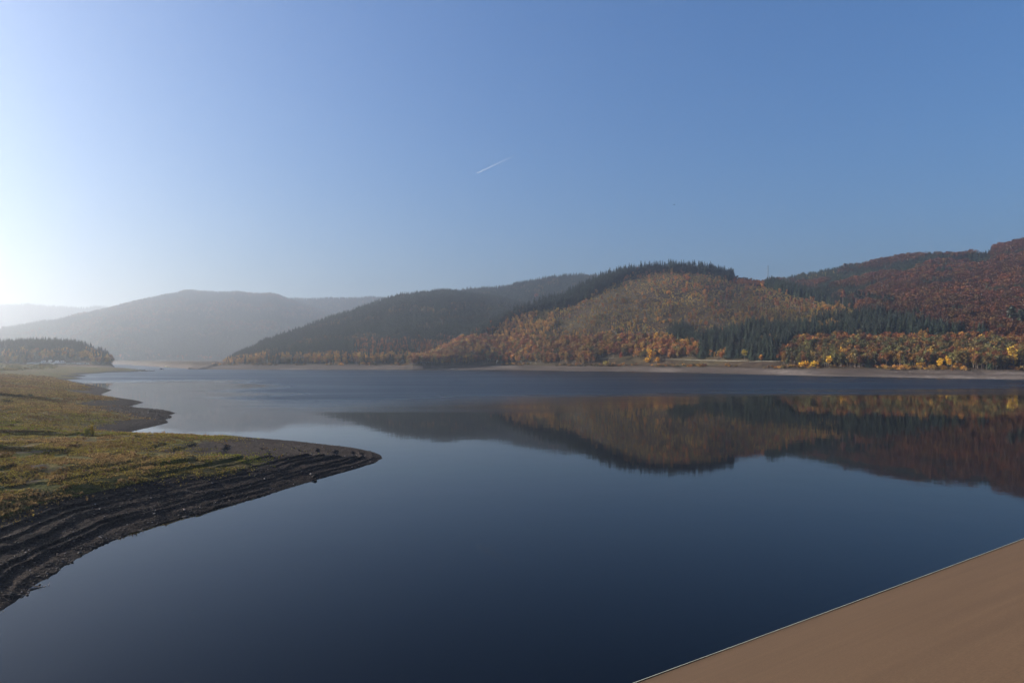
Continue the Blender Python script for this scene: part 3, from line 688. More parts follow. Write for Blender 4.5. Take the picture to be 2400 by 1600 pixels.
# wooded peninsula on the left: spruces on the rise, yellow trees before them
m_ = (TL == 20) & (TZ > 8.5) & (TPX < 272); setz(m_, 'spruce', 'spruce', 20, 29); mm = m_ & (TZ < 25+nz3*9) & (rnd < .72); setz(mm, 'autumn', 'ochre', 12, 21); m2 = mm & (rnd < .25); setz(m2, 'autumn', 'olive', 12, 20); mm = m_ & (TPX > 200) & (rnd < .3); setz(mm, 'autumn', 'mixed', 10, 18)
m_ = (TL == 30) & (TD > 60) & (TY > 640) & (TPX < 130) & (nz3 > 0); setz(m_, 'bush', 'olive', 2, 5, .35)
# road with guard rail on the far shore and the clearing for it
ROADS = [(1405,1480,839,1250), (1545,1755,843,1110), (1756,1850,848,1010)]
road = np.zeros(len(TX), bool)
for (a, b, y, dd) in ROADS: road |= (TPX > a-6) & (TPX < b+6) & (TPY > y-3) & (TPY < y+10)
keep[road] = np.where((RNG.random(road.sum()) < .05), .6, 0)
bankz = (TPX > 1398) & (TPX < 1838) & (TPY > np.interp(TPX, [1398,1480,1545,1755,1840], [840,841,843,848.5,850])) & (TY-dwT < 200); tall = bankz & (kind != 'bush'); keep[tall] = 0; sb = bankz & (kind == 'bush'); keep[sb] = .5
keep[(TPX < 525) & (TL == I['hill_mid']) & (kind == 'spruce') & (TZ < 22)] = 0
keep[(TL == 20) & (TPY > 846) & (TPX > 55) & (TPX < 215)] = 0
tp = (TL == I['hill_mid']) & (TPX < 620); hgt[tp] *= np.clip((TPX[tp]-470)/150, .25, 1)
keep[(TPX < 496) & ((TL == I['hill_mid']) | (TL == -1))] = 0
kp = (kind != '') & (RNG.random(len(TX)) < keep)
vis = (TZ+hgt-H)/TY > horizon_before(TX/TY, TY)-.002
kp &= vis
idx = np.nonzero(kp)[0]
print("trees", len(idx), {k: int((kind[idx] == k).sum()) for k in set(kind[idx])})
TREE = dict(x=TX[idx], y=TY[idx], z=TZ[idx], k=kind[idx], h=hgt[idx], px=TPX[idx], py=TPY[idx], l=TL[idx], pal=pal[idx])
tt = np.zeros((len(idx),3))
for p_ in PALETTE:
    s_ = TREE['pal'] == p_; tt[s_] = tints(p_, s_.sum())
tt *= (1+.55*fbm(TREE['x'], TREE['y'], 110, 3, 211))[:,None]; TREE['t'] = tt; TREE['w'] = np.where(TREE['pal'] == 'mixed', .88, 1.0); TREE['n3'] = nz3[idx]
# which ones show largest
ang = TREE['h']/TREE['y']; inframe = (TREE['px'] > -5) & (TREE['px'] < 2405)
# nothing nearer and taller stands right before it: count visible share by a coarse depth pass of tree tops
def show_share():
    order = np.argsort(TREE['y']); W_ = 1200; top = np.full(W_, 2000.0); sh = np.zeros(len(order))
    for i in order:
        c = TREE['px'][i]/2; w = max(1, ang[i]*F*.14/2); a, b = int(max(0,c-w)), int(min(W_-1,c+w))
        if b < 0 or a >= W_: continue
        yt = TREE['py'][i]-ang[i]*F; loc = top[a:b+1]
        if len(loc) == 0: continue
        sh[i] = np.clip((np.minimum(loc, TREE['py'][i])-yt)/(ang[i]*F), 0, 1).mean()
        top[a:b+1] = np.minimum(loc, yt+ang[i]*F*.12)
    return sh
SHARE = show_share(); score = ang*SHARE**.5*inframe*(SHARE > .25)

chosen = np.zeros(len(idx), bool)
NAMES = {'beech': 'beech_tree', 'spruce': 'spruce_tree', 'autumn': 'broadleaf_tree', 'slim': 'birch_tree', 'bush': 'bush'}
def where_words(l, px, py, k, y):
    if l == 20: return "on the wooded peninsula at the far left shore"
    if l == I['hill_mid']: return "at the foot of the middle hill on the far shore"
    if l == I['hill_main'] or l < 0 or l == I['hill_right']:
        if py < 665 and px < 1760: return "in the row along the crest of the main hill"
        if py < 725 and px >= 1700: return "on the shoulder ridge right of the main hill"
        if px < 1500 and py > 795: return "at the foot of the main hill above the beach"
        if px < 1860 and py > 795: return "by the shore road below the main hill"
        if py > 800: return "in the shore belt below the right hill"
        if py > 725: return "in the middle belt below the right hill" if px > 1800 else "on the lower clear-cut slope of the main hill"
        return "on the upper clear-cut slope of the main hill"
    return "on the far wooded slopes"
COLOUR = {'spruce': 'dark green', 'rust': 'rust brown', 'beech': 'red brown', 'ochre': 'ochre yellow', 'olive': 'olive green', 'gold': 'bright golden', 'brown': 'dull brown', 'mixed': 'brownish autumn', 'scrub': 'pale yellowish'}
WORD = {'beech': 'beech', 'spruce': 'spruce', 'autumn': 'broadleaf tree', 'slim': 'slender birch', 'bush': 'low bush'}
for k, cap in (('spruce', 290), ('autumn', 285), ('slim', 290), ('beech', 260), ('bush', 120)):
    c = np.nonzero((TREE['k'] == k) & (score > 0))[0]; c = c[np.argsort(-score[c])][:cap]; chosen[c] = True

def plant(kindname, name, loc, h, tint, label, cat, group=None, wid=1.0, rz=None, variant=None):
    v = KIND[kindname][random.randrange(len(KIND[kindname])) if variant is None else variant]
    root = empty(name, loc, random.uniform(0, 6.28) if rz is None else rz, (h*wid, h*wid, h)); tag(root, label, cat, group)
    t = bpy.data.objects.new("trunk", v[0]); COL.objects.link(t); t.parent = root; t["tint"] = [.1,.08,.06]
    c = bpy.data.objects.new("crown", v[1]); COL.objects.link(c); c.parent = root; c["tint"] = [float(q) for q in tint]
    return root
for i in np.nonzero(chosen)[0]:
    k = TREE['k'][i]; wd = where_words(TREE['l'][i], TREE['px'][i], TREE['py'][i], k, TREE['y'][i])
    col = COLOUR[TREE['pal'][i]]
    lab = f"{col} {WORD[k]} {wd}"
    plant(k, NAMES[k], (TREE['x'][i], TREE['y'][i], TREE['z'][i]-.2), TREE['h'][i], TREE['t'][i], lab, 'bush' if k == 'bush' else 'tree', f"{col} {WORD[k]}s {wd}", random.uniform(.9,1.2)*TREE['w'][i])

# ---- the rest of each kind as one object of kind stuff: points that carry copies of the tree shapes
PROTO = bpy.data.collections.new("proto_shapes")
def instancer(name, pts, scl, rot, pidx, tint, protos, label=None):
    me = bpy.data.meshes.new(name); me.vertices.add(len(pts)); me.vertices.foreach_set("co", np.ascontiguousarray(pts, dtype=np.float32).ravel())
    attr(me, "scl", scl, 'FLOAT_VECTOR'); attr(me, "rot", rot, 'FLOAT_VECTOR'); attr(me, "tint", np.concatenate([tint, np.ones((len(tint),1))],1), 'FLOAT_COLOR'); attr(me, "pidx", pidx, 'INT')
    me.update(); o = add(name, me); tag(o, label, None, None, 'stuff')
    ng = bpy.data.node_groups.new(name+"_scatter", 'GeometryNodeTree')
    ng.interface.new_socket("Geometry", in_out='INPUT', socket_type='NodeSocketGeometry'); ng.interface.new_socket("Geometry", in_out='OUTPUT', socket_type='NodeSocketGeometry')
    n, l = ng.nodes, ng.links; gi, go = n.new("NodeGroupInput"), n.new("NodeGroupOutput")
    gs = []
    j = n.new("GeometryNodeGeometryToInstance")
    pr = []
    for k, me_ in enumerate(protos):
        ob = bpy.data.objects.new(f"shape_{name}_{k}", me_); PROTO.objects.link(ob); pr.append(ob)
    jn = n.new("GeometryNodeGeometryToInstance")
    for ob in reversed(pr):
        oi = n.new("GeometryNodeObjectInfo"); oi.inputs["Object"].default_value = ob; oi.inputs["As Instance"].default_value = False; l.new(oi.outputs["Geometry"], jn.inputs[0])
    ip = n.new("GeometryNodeInstanceOnPoints"); l.new(gi.outputs[0], ip.inputs["Points"]); l.new(jn.outputs[0], ip.inputs["Instance"]); ip.inputs["Pick Instance"].default_value = True
    def na(nm, t):
        x = n.new("GeometryNodeInputNamedAttribute"); x.data_type = t; x.inputs[0].default_value = nm; return x.outputs[0]
    l.new(na("pidx", 'INT'), ip.inputs["Instance Index"]); l.new(na("rot", 'FLOAT_VECTOR'), ip.inputs["Rotation"]); l.new(na("scl", 'FLOAT_VECTOR'), ip.inputs["Scale"])
    l.new(ip.outputs[0], go.inputs[0])
    md = o.modifiers.new("scatter", 'NODES'); md.node_group = ng
    return o
def forest(name, k, label):
    s_ = (TREE['k'] == k) & ~chosen; n_ = s_.sum(); w = RNG.uniform(.85, 1.25, n_)*TREE['h'][s_]*TREE['w'][s_]
    rot = np.zeros((n_,3)); rot[:,2] = RNG.uniform(0, 6.28, n_); pr = [v[2] for v in KIND[k]]
    instancer(name, np.stack([TREE['x'][s_], TREE['y'][s_], TREE['z'][s_]-.2],1), np.stack([w, w, TREE['h'][s_]],1), rot, RNG.integers(0, len(pr), n_), TREE['t'][s_], pr, label)
forest("spruce_forest", 'spruce', "dark spruce forest covering the far hills")
forest("autumn_forest", 'autumn', "rust and ochre broadleaf forest covering the far hills")
forest("beech_forest", 'beech', "red brown beech forest covering the right hill")
forest("birch_growth", 'slim', "young birches growing over the clear-cut slope and shore")
forest("shore_undergrowth", 'bush', "low undergrowth along the far beach and over the clear-cut slope")

# ------------------------------------------------------------------ singled-out trees and small things
def ground(x, y):
    a, b = np.array([[float(x)]]), np.array([[float(y)]]); return float(full_z(a, b)[0][0, 0])
def pix(px_, py_, dmin=30, dmax=2600):
    """the point of the ground seen along a bearing and an elevation from the dam crest"""
    D = np.exp(np.linspace(math.log(dmin), math.log(dmax), 3000)); u = (px_-CX)/F
    z = full_z((u*D)[None, :], D[None, :])[0][0]; ray = H-(py_-YH)/F*D
    k = np.nonzero(z >= ray)[0]; k = k[0] if len(k) else len(D)-1
    return Vector((u*D[k], D[k], z[k]))
def special(kindname, name, px_, base, hpx, tint, label, cat='tree', wid=1.0, group=None, dmin=500, variant=None, sink=.2):
    p = pix(px_, base, dmin); p.z -= sink
    return plant(kindname, name, p, hpx*p.y/F, tint, label, cat, group, wid, None, variant)
G1, G2, G3 = (.70,.37,.028), (.62,.33,.03), (.74,.44,.04)
for a in [
  ('autumn','broadleaf_tree',1528,851,36,G1,"bright golden tree, tallest of the trio by the shore road",'tree',1.0),
  ('bush','bush',1516,851,17,G2,"round golden bush on the left of the golden trio by the shore road",'bush',.9),
  ('bush','bush',1539,850,17,(.60,.28,.025),"orange gold bush on the right of the golden trio by the shore road",'bush',.8),
  ('autumn','broadleaf_tree',1745,845,28,(.42,.30,.035),"yellow green round tree above the barrier at the foot of the spruces",'tree',1.3),
  ('autumn','broadleaf_tree',1784,849,22,(.52,.22,.03),"small orange tree beside the barrier end below the spruces",'tree',1.0),
  ('autumn','broadleaf_tree',1456,845,22,(.30,.06,.025),"deep red tree between the two shore road barriers",'tree',.9),
  ('bush','bush',1419,858,17,(.30,.22,.04),"yellow olive bush on the bank below the left barrier",'bush',1.0),
  ('autumn','broadleaf_tree',1852,853,27,(.34,.25,.04),"yellow olive tree at the top of the beach, left of the brightest bush",'tree',1.1),
  ('bush','bush',1890,861,19,G1,"wide bright yellow bush at the beach edge, left half of a clump",'bush',1.5),
  ('bush','bush',1912,860,18,G3,"wide bright yellow bush at the beach edge, right half of a clump",'bush',1.4),
  ('autumn','broadleaf_tree',1943,860,32,G3,"bright yellow pointed tree right of the yellow beach clump",'tree',1.0),
  ('slim','birch_tree',1975,852,42,(.50,.25,.03),"tall orange birch rising behind the yellow trees on the right shore",'tree',1.0),
  ('autumn','broadleaf_tree',2020,842,27,(.26,.24,.04),"light yellow green tree in the middle of the right shore belt",'tree',1.3),
  ('bush','bush',2068,851,15,(.48,.19,.03),"small orange bush in front of dark trees on the right shore",'bush',.7),
  ('bush','bush',2124,864,16,(.22,.17,.035),"olive bush standing forward on the bare right beach",'bush',1.1),
  ('bush','bush',2166,861,17,(.55,.27,.03),"orange gold bush left of the largest yellow clump",'bush',1.5),
  ('autumn','broadleaf_tree',2203,865,29,G3,"brightest yellow tree on the right beach, left of the pair",'tree',1.25),
  ('autumn','broadleaf_tree',2222,864,31,G1,"brightest yellow tree on the right beach, right of the pair",'tree',1.1),
  ('bush','bush',2246,862,16,(.58,.25,.025),"small orange bush right of the largest yellow clump",'bush',1.0),
  ('slim','birch_tree',2288,860,40,(.36,.25,.04),"tall yellow olive birch near the right end of the shore belt",'tree',1.0),
  ('slim','birch_tree',2332,855,46,(.22,.18,.04),"tall olive birch second from the right end of the shore belt",'tree',1.1),
  ('slim','birch_tree',2374,862,54,(.48,.29,.04),"tallest golden birch at the right end of the shore belt",'tree',1.0),
  ('autumn','broadleaf_tree',2307,822,28,(.36,.31,.05),"yellow green tree in the upper row of the right shore belt",'tree',1.2),
  ('autumn','broadleaf_tree',2215,778,20,(.55,.22,.03),"orange tree under the dark spruces, leftmost of the orange row",'tree',1.1),
  ('autumn','broadleaf_tree',2249,778,19,(.58,.26,.03),"gold orange tree under the dark spruces, second of the orange row",'tree',1.1),
  ('autumn','broadleaf_tree',2266,777,18,(.50,.20,.03),"orange tree under the dark spruces, third of the orange row",'tree',1.2),
  ('autumn','broadleaf_tree',2306,777,17,(.56,.22,.03),"orange tree under the dark spruces, rightmost of the orange row",'tree',1.1),
  ('slim','birch_tree',1092,856,22,(.52,.25,.035),"slender orange birch at the water side of the far shore below the main hill",'tree',.9),
  ('slim','birch_tree',1036,854,20,(.50,.29,.05),"pale gold birch right of the hut on the far shore",'tree',1.0),
  ('slim','birch_tree',843,851,21,(.50,.29,.05),"pale gold birch alone at the left end of the far shore trees",'tree',1.0),
  ('slim','birch_tree',787,853,19,(.52,.26,.05),"twin of pale gold birches on the hazy far shore",'tree',1.2),
  ('autumn','broadleaf_tree',1257,706,20,(.26,.065,.03),"red brown tree on the left ridge of the main hill beside a dark spruce",'tree',1.1),
  ('autumn','broadleaf_tree',240,846,14,(.55,.27,.05),"orange tree at the right end of the wooded peninsula",'tree',1.1),
  ('autumn','broadleaf_tree',48,848,19,(.52,.25,.05),"orange tree at the foot of the peninsula left of the caravans",'tree',1.1),
  ]:
    special(*a)
for px_, b, h, t in [(2006,727,50,0),(2014,728,47,0),(2024,727,44,0),(2035,729,46,0),(2044,729,42,0),(2051,731,42,0),(2058,732,40,0),(2064,732,43,0),(2076,734,46,0),(2083,735,46,0),(2092,736,44,0)]:
    special('pine','pine_tree',px_,b,h,(.022,.034,.022),"tall pine with long bare trunk in the row on the shoulder ridge",'tree',1.25,"bare trunked pines on the shoulder ridge")
for px_, b, h, t in [(1703,722,32,(.17,.07,.04)),(1711,722,30,(.15,.075,.045)),(1789,728,32,(.13,.06,.04)),(1818,730,26,(.28,.095,.035)),(1824,732,28,(.26,.085,.03)),(1853,727,32,(.20,.08,.04)),(1864,731,32,(.24,.09,.035)),(1874,734,30,(.2,.075,.035)),(1907,724,30,(.2,.08,.04)),(1975,722,42,(.22,.08,.045)),(1953,716,30,(.12,.07,.045)),(1796,752,26,(.2,.09,.05))]:
    special('pine','dead_pine_tree',px_,b,h,t,"thin rust coloured tree with pale bare trunk on the upper clear-cut slope",'tree',1.5,"rust coloured bare trunked trees on the clear-cut slope")
for px_, b, h, lb in [(2374,788,72,"tall dark pine at the far right below the rust coloured hillside, taller of two"),(2394,788,64,"tall dark pine at the right edge below the rust coloured hillside, shorter of two")]:
    special('pine','pine_tree',px_,b,h,(.03,.036,.022),lb,'tree',1.7)
special('spruce','spruce_tree',1692,656,20,(.02,.03,.022),"lone short spruce at the right end of the crest row",'tree',1.1)
special('spruce','spruce_tree',1727,650,22,(.018,.026,.02),"dark broad spruce standing apart right of the crest row, left of two",'tree',1.3)
special('spruce','spruce_tree',1745,652,28,(.03,.026,.02),"thin ragged spruce standing apart right of the crest row, right of two",'tree',1.0)
special('spruce','spruce_tree',1251,724,34,(.016,.026,.022),"dark spruce alone on the left ridge of the main hill",'tree',1.0)
special('spruce','spruce_tree',1287,716,32,(.016,.026,.022),"pair of dark spruces on the left ridge of the main hill",'tree',1.2)

# trees on the left bank whose long shadows cross the meadow
q_ = Vector((sd.x, sd.y)).normalized()
for k, (ex, ey, ue, kd) in enumerate([(-72,128,.83,'spruce'),(-76,131,.85,'autumn'),(-79,134,.84,'spruce'),(-83,137,.87,'autumn'),(-64,102,.84,'spruce'),(-67,104,.88,'autumn'),(-69,107,.86,'spruce'),(-178,270,.83,'spruce'),(-184,275,.86,'autumn'),(-190,280,.84,'spruce'),(-92,158,.85,'spruce'),(-132,200,.83,'spruce')]):
    L_ = (ue*ey+ex)/(-q_.x-ue*q_.y); x, y = ex+L_*q_.x, ey+L_*q_.y; hh = L_*math.tan(R(SUN_EL))
    plant(kd, NAMES[kd], (x, y, ground(x, y)-.2), hh, (.12,.10,.04) if kd == 'autumn' else (.025,.04,.024), f"{'olive broadleaf tree' if kd=='autumn' else 'dark spruce'} on the left bank meadow", 'tree', "trees on the left bank meadow", 1.0)

# shrubs on the meadow
special('shrub','shrub',217,1020,34,(.34,.24,.03),"tall yellow upright shrub on the meadow by the cove, right of a pair",'shrub',.85,None,60,0,.05)
special('shrub','shrub',203,1022,25,(.22,.20,.03),"yellow green shrub on the meadow by the cove, left of a pair",'shrub',1.0,None,60,1,.05)
special('bush','bush',47,931,11,(.045,.05,.02),"small dark bush on the tan meadow, left of two dots",'bush',1.0,None,100)
special('bush','bush',72,929,9,(.045,.045,.02),"small dark bush on the tan meadow, right of two dots",'bush',1.3,None,100)
special('bush','bush',14,944,13,(.06,.05,.03),"low brown bush at the left edge of the meadow",'bush',1.5,None,100)
special('bush','bush',392,863.5,8,(.55,.50,.34),"pale round bush at the water in the hazy back bay",'bush',1.1,None,900)

# boulders and driftwood along the water
def boulder(px_, py_, size, tint, label, seed, tilt=0.0, dz=0.0):
    p = pix(px_, py_, 40, 400); v, f = rock(seed)
    me = np_mesh("boulder", v*size, f, [M['stone']]); o = add("boulder", me, None, (p.x, p.y, p.z+dz+size*.12)); o.rotation_euler = (tilt, tilt*.5, seed*1.3); o["tint"] = list(tint); tag(o, label, "rock", "boulders along the waterline")
for a in [(737,1118,1.15,(.018,.015,.013),"largest dark boulder jutting into the water under the near cape",3,.5),(728,1112,.5,(.20,.17,.14),"pale pointed stone leaning on the largest dark boulder",4,.9),
          (435,1213,.75,(.02,.017,.016),"dark rounded boulder at the waterline, third along the near bank",5,.2),(346,1255,.6,(.022,.018,.017),"dark boulder half in the water on the lower near bank",6,.3),(188,1297,.5,(.02,.017,.015),"dark boulder at the bend of the near bank",7,.1),
          (361,1204,.42,(.30,.25,.21),"pale stone on the dark gravel of the near bank",8,.2),(432,1195,.40,(.26,.19,.16),"pinkish stone on the gravel above the dark rounded boulder",9,.2),(234,1258,.26,(.30,.26,.23),"small white stone on the dark gravel near the bank bend",10,.4),
          (602,1023,.6,(.03,.025,.022),"dark stone on the skyline of the near cape, left of two",11,.2),(653,1025,.65,(.03,.025,.022),"dark stone on the skyline of the near cape, right of two",12,.1),(867,1057,.4,(.03,.024,.022),"small dark stone near the tip of the near cape",13,.2),
          (620,1122,.35,(.32,.27,.24),"light stone on the gravel above the middle of the near bank",14,.2),(352,963,1.1,(.022,.02,.018),"dark block on the stony middle spit",15,.1)]:
    boulder(*a)
def driftwood(px_, py_, ln, label, seed):
    g = np.random.default_rng(seed); p = pix(px_, py_, 40, 200); parts = []; q = np.array([0,0,.05]); d = np.array([1.0,.2,.06])
    for k in range(5):
        e = q+d*ln/5*g.uniform(.8,1.2); parts.append(prism(q, e, .07*(1-k*.16), .07*(1-(k+1)*.16), 6)); q = e; d = d+g.normal(size=3)*.18
        if k in (1,2,3): parts.append(prism(q, q+np.array([g.uniform(.1,.5),g.uniform(-.6,.6),g.uniform(.1,.45)])*ln*.35, .03, .008, 5))
    v, f = join(parts); o = add("driftwood_branch", np_mesh("driftwood_branch", v, f, [M['palebark']]), None, p); o.rotation_euler = (0,0,seed*.7); tag(o, label, "driftwood")
driftwood(66, 1382, 1.7, "bare forked branch washed up at the lower left waterline", 1)
driftwood(50, 1399, 1.0, "short stick lying in the shallows at the lower left", 2)

# barrier along the shore road, and the road behind it
def barrier(a, b, ya, yb, label):
    root = None; pts = []
    for px_ in np.arange(a, b+.1, 5.0): pts.append(pix(px_, np.interp(px_, [a, b], [ya, yb]), 700))
    ys = np.array([p.y for p in pts]); ys = np.convolve(np.pad(ys, 4, 'edge'), np.ones(9)/9, 'valid')
    P = []
    for px_, y in zip(np.arange(a, b+.1, 5.0), ys): x = (px_-CX)/F*y; P.append(Vector((x, y, ground(x, y))))
    zz = np.array([p.z for p in P]); zz = np.convolve(np.pad(zz, 4, 'edge'), np.ones(9)/9, 'valid')
    for p, z in zip(P, zz): p.z = z
    root = empty("road_barrier", P[0]); tag(root, label, "barrier", "barriers along the shore road"); o = P[0]
    rail = MB()
    for p, q in zip(P, P[1:]): rail.bar(p-o+Vector((0,0,1.0)), q-o+Vector((0,0,1.0)), .14)
    rail.build("rail", M['rail'], root)
    for p in P[::3]: MB().bar(p-o+Vector((0,.15,-.6)), p-o+Vector((0,.15,1.2)), .10).build("post", M['steel'], root)
    V = []
    for p in P: V += [(p.x, p.y+.8, p.z+.35), (p.x, p.y+7.5, p.z+.45)]
    Q = np.array([(2*k, 2*k+2, 2*k+3, 2*k+1) for k in range(len(P)-1)])
    return V, Q
RV, RQ = [], []; off = 0
for a in ((1405,1452,840.5,840.5,"short pale barrier on the shore road, left of the red tree"),(1552,1752,842.5,848,"long pale barrier on the shore road below the main hill"),(1757,1830,847.5,849,"faint short barrier on the shore road under the tall spruces")):
    v, q = barrier(*a); RV += v; RQ.append(q+off); off += len(v)
rd = np_mesh("road", RV, np.concatenate(RQ), [plain("asphalt", (.06,.06,.06), .9, .2)]); tag(add("road", rd), None, None, None, 'structure')

# lattice mast in the saddle and look-out tower on the right ridge
def mast():
    p = pix(1800, 662, 1500); root = empty("radio_mast", p); tag(root, "thin grey lattice mast in the saddle between main hill and right hill", "mast"); h = H+(YH-622)/F*p.y-p.z; w0, w1 = 4.2, 1.5
    fr = MB(); C3 = [(-1,-1),(1,-1),(1,1),(-1,1)]
    lv = np.linspace(0, 1, 15); wd = lambda t: w0+(w1-w0)*min(1, t*1.15)
    for x, y in C3: fr.bar((x*w0/2,y*w0/2,-1),(x*w1/2,y*w1/2,h),.40,.28)
    for t0, t1 in zip(lv, lv[1:]):
        for k in range(4):
            (x,y),(x2,y2) = C3[k], C3[(k+1)%4]; a, b = wd(t0)/2, wd(t1)/2
            fr.bar((x*a,y*a,t0*h),(x2*b,y2*b,t1*h),.15); fr.bar((x*b,y*b,t1*h),(x2*b,y2*b,t1*h),.13)
    fr.build("lattice_frame", M['steel'], root); MB().bar((0,0,h-1),(0,0,h+6),.14,.06).build("top_rod", M['steel'], root)
    for z, a in ((h-3,.3),(h-3,2.4),(h-3,4.5),(h-9,1.2)):
        MB().bar((math.cos(a)*.75,math.sin(a)*.75,z),(math.cos(a)*.75,math.sin(a)*.75,z+2.2),.17).build("antenna", M['grey'], root)
mast()
def lookout():
    p = pix(1980, 640, 1500); root = empty("lookout_tower", p); tag(root, "small dark look-out tower with wide top on the right ridge line", "tower"); h = H+(YH-618)/F*p.y-p.z
    for x, y in ((-1,-1),(1,-1),(1,1),(-1,1)): MB().bar((x*1.6,y*1.6,-2),(x*1.0,y*1.0,h-8),.22).build("leg", M['dark'], root)
    br = MB()
    for z0, z1 in ((0,h*.22),(h*.22,h*.44),(h*.44,h*.68)):
        for (x,y),(x2,y2) in (((-1,-1),(1,-1)),((1,-1),(1,1)),((1,1),(-1,1)),((-1,1),(-1,-1))): br.bar((x*1.4,y*1.4,z0),(x2*1.15,y2*1.15,z1),.09)
    br.build("bracing", M['dark'], root)
    c = MB(); a, b = 2.0, 3.2
    c.hexa([(-a,-a,h-9),(a,-a,h-9),(a,a,h-9),(-a,a,h-9),(-a,-a,h-4),(a,-a,h-4),(a,a,h-4),(-a,a,h-4)]); c.hexa([(-b,-b,h-3.99),(b,-b,h-3.99),(b,b,h-3.99),(-b,b,h-3.99),(-b,-b,h),(b,-b,h),(b,b,h),(-b,b,h)]); cb = c.build("cabin", M['dark'], root)
    MB().hexa([(-3,-3,h+.01),(3,-3,h+.01),(3,3,h+.01),(-3,3,h+.01),(-.4,-.4,h+1.6),(.4,-.4,h+1.6),(.4,.4,h+1.6),(-.4,.4,h+1.6)]).build("roof", M['roof'], root)
    MB().box((0,-b-.02,h-1.9),(3.2,.08,1.0)).build("window", M['glass'], cb)
lookout()

# campsite under the wooded peninsula
def caravan():
    root = empty("caravan"); L, Wd, Hh = 6.2, 2.3, 2.3
    b = MB(); x = L/2
    prof = [(-x,.55),(x*.92,.45),(x,1.2),(x*.86,Hh+.35),(-x*.80,Hh+.45),(-x*1.02,1.6)]
    n = len(prof); V = [(p[0],-Wd/2,p[1]) for p in prof]+[(p[0],Wd/2,p[1]) for p in prof]
    me = bpy.data.meshes.new("body"); me.from_pydata(V, [], [tuple(range(n)), tuple(range(2*n-1,n-1,-1))]+[(k,k+n,(k+1)%n+n,(k+1)%n) for k in range(n)]); me.materials.append(M['white'])
    bm = bmesh.new(); bm.from_mesh(me); bmesh.ops.recalc_face_normals(bm, faces=bm.faces); bmesh.ops.bevel(bm, geom=bm.edges[:], offset=.12, segments=2, affect='EDGES'); bm.to_mesh(me); bm.free(); add("body", me, root)
    for s_ in (-1, 1):
        for c, w in ((-1.7,1.3),(1.5,1.4)): MB().box((c, s_*(Wd/2+.01), 1.75),(w,.05,.62)).build("window", M['glass'], root)
        bm = bmesh.new(); bmesh.ops.create_cone(bm, cap_ends=True, segments=14, radius1=.33, radius2=.33, depth=.2, matrix=Matrix.Translation((-.2, s_*(Wd/2-.15), .33)) @ Matrix.Rotation(R(90), 4, 'X')); wm = bpy.data.meshes.new("wheel"); bm.to_mesh(wm); bm.free(); wm.materials.append(M['dark']); add("wheel", wm, root)
    MB().box((.0,-(Wd/2+.012),1.4),(.72,.05,1.65)).build("door", M['grey'], root); MB().bar((x*.92,0,.5),(x+1.3,0,.45),.05).build("tow_bar", M['steel'], root)
    return root
def copy_tree(o):
    c = o.copy(); COL.objects.link(c)
    for ch in o.children:
        d = ch.copy(); COL.objects.link(d); d.parent = c
        for g in ch.children: e = g.copy(); COL.objects.link(e); e.parent = d
    return c
cv = caravan(); first = True
for k, (px_, py_) in enumerate([(68,853),(77,852.5),(86,853),(97,852),(105,852.5),(115,852),(124,853),(132,852),(141,852.5),(149,852),(160,853.5),(171,853),(183,854),(194,853.5),(205,854),(102,848.5),(118,848),(134,848.5),(146,848)]):
    o = cv if k == 0 else copy_tree(cv); p = pix(px_, py_, 900, 1700); o.location = p; o.rotation_euler = (0,0,random.uniform(-.5,.5)+(math.pi if k % 3 == 0 else 0)); s_ = random.uniform(.95,1.25); o.scale = (s_,s_,s_)
    row = "upper" if k >= 15 else "lower"
    tag(o, f"white caravan in the {row} row of the campsite below the wooded peninsula", "caravan", f"caravans in the {row} campsite row")

def boat_mesh(L, Wd, Hh, name, m):
    V, Fq = [], []; st = 9
    for i in range(st):
        t = i/(st-1); w = Wd/2*(math.sin(math.pi*(.12+.88*min(1,t*1.02+.0))**.8)**.6 if t < .98 else .05); sh = .25*(2*t-1)**2*Hh
        for (a, z) in ((-1,Hh+sh),(-.75,.28*Hh),(0,0),(.75,.28*Hh),(1,Hh+sh),(.86,Hh+sh-.02),(.62,.38*Hh),(0,.2*Hh),(-.62,.38*Hh),(-.86,Hh+sh-.02)): V.append((-L/2+L*t, a*w, z))
    for i in range(st-1):
        for k in range(10): Fq.append((i*10+k, i*10+(k+1) % 10, (i+1)*10+(k+1) % 10, (i+1)*10+k))
    caps = [list(range(9,-1,-1)), [(st-1)*10+k for k in range(10)]]
    me = bpy.data.meshes.new(name); me.from_pydata(V, [], Fq+[tuple(c) for c in caps]); me.materials.append(m); return me
for px_, py_, mt, lb in [(322,867,M['white'],"white rowing boat drawn up on the hazy green spit, leftmost of four"),(333,867.4,M['grey'],"grey rowing boat on the hazy green spit beside the white one"),(345,867.6,M['white'],"small white boat near the end of the hazy green spit"),(360,868.6,M['grey'],"grey boat at the very tip of the hazy green spit")]:
    p = pix(px_, py_, 800, 1600); root = empty("rowing_boat", p+Vector((0,0,.1)), random.uniform(-.4,.4)); tag(root, lb, "boat")
    add("hull", boat_mesh(5.4, 1.8, .85, "hull", mt), root); MB().box((-.9,0,.62),(.3,1.45,.06)).build("bench", M['dark'], root); MB().box((.9,0,.62),(.3,1.45,.06)).build("bench", M['dark'], root)
D_ = F*H/(866.0-YH); root = empty("work_boat", ((379-CX)/F*D_, D_, -.15), .1); tag(root, "dark work boat afloat off the tip of the hazy green spit", "boat")
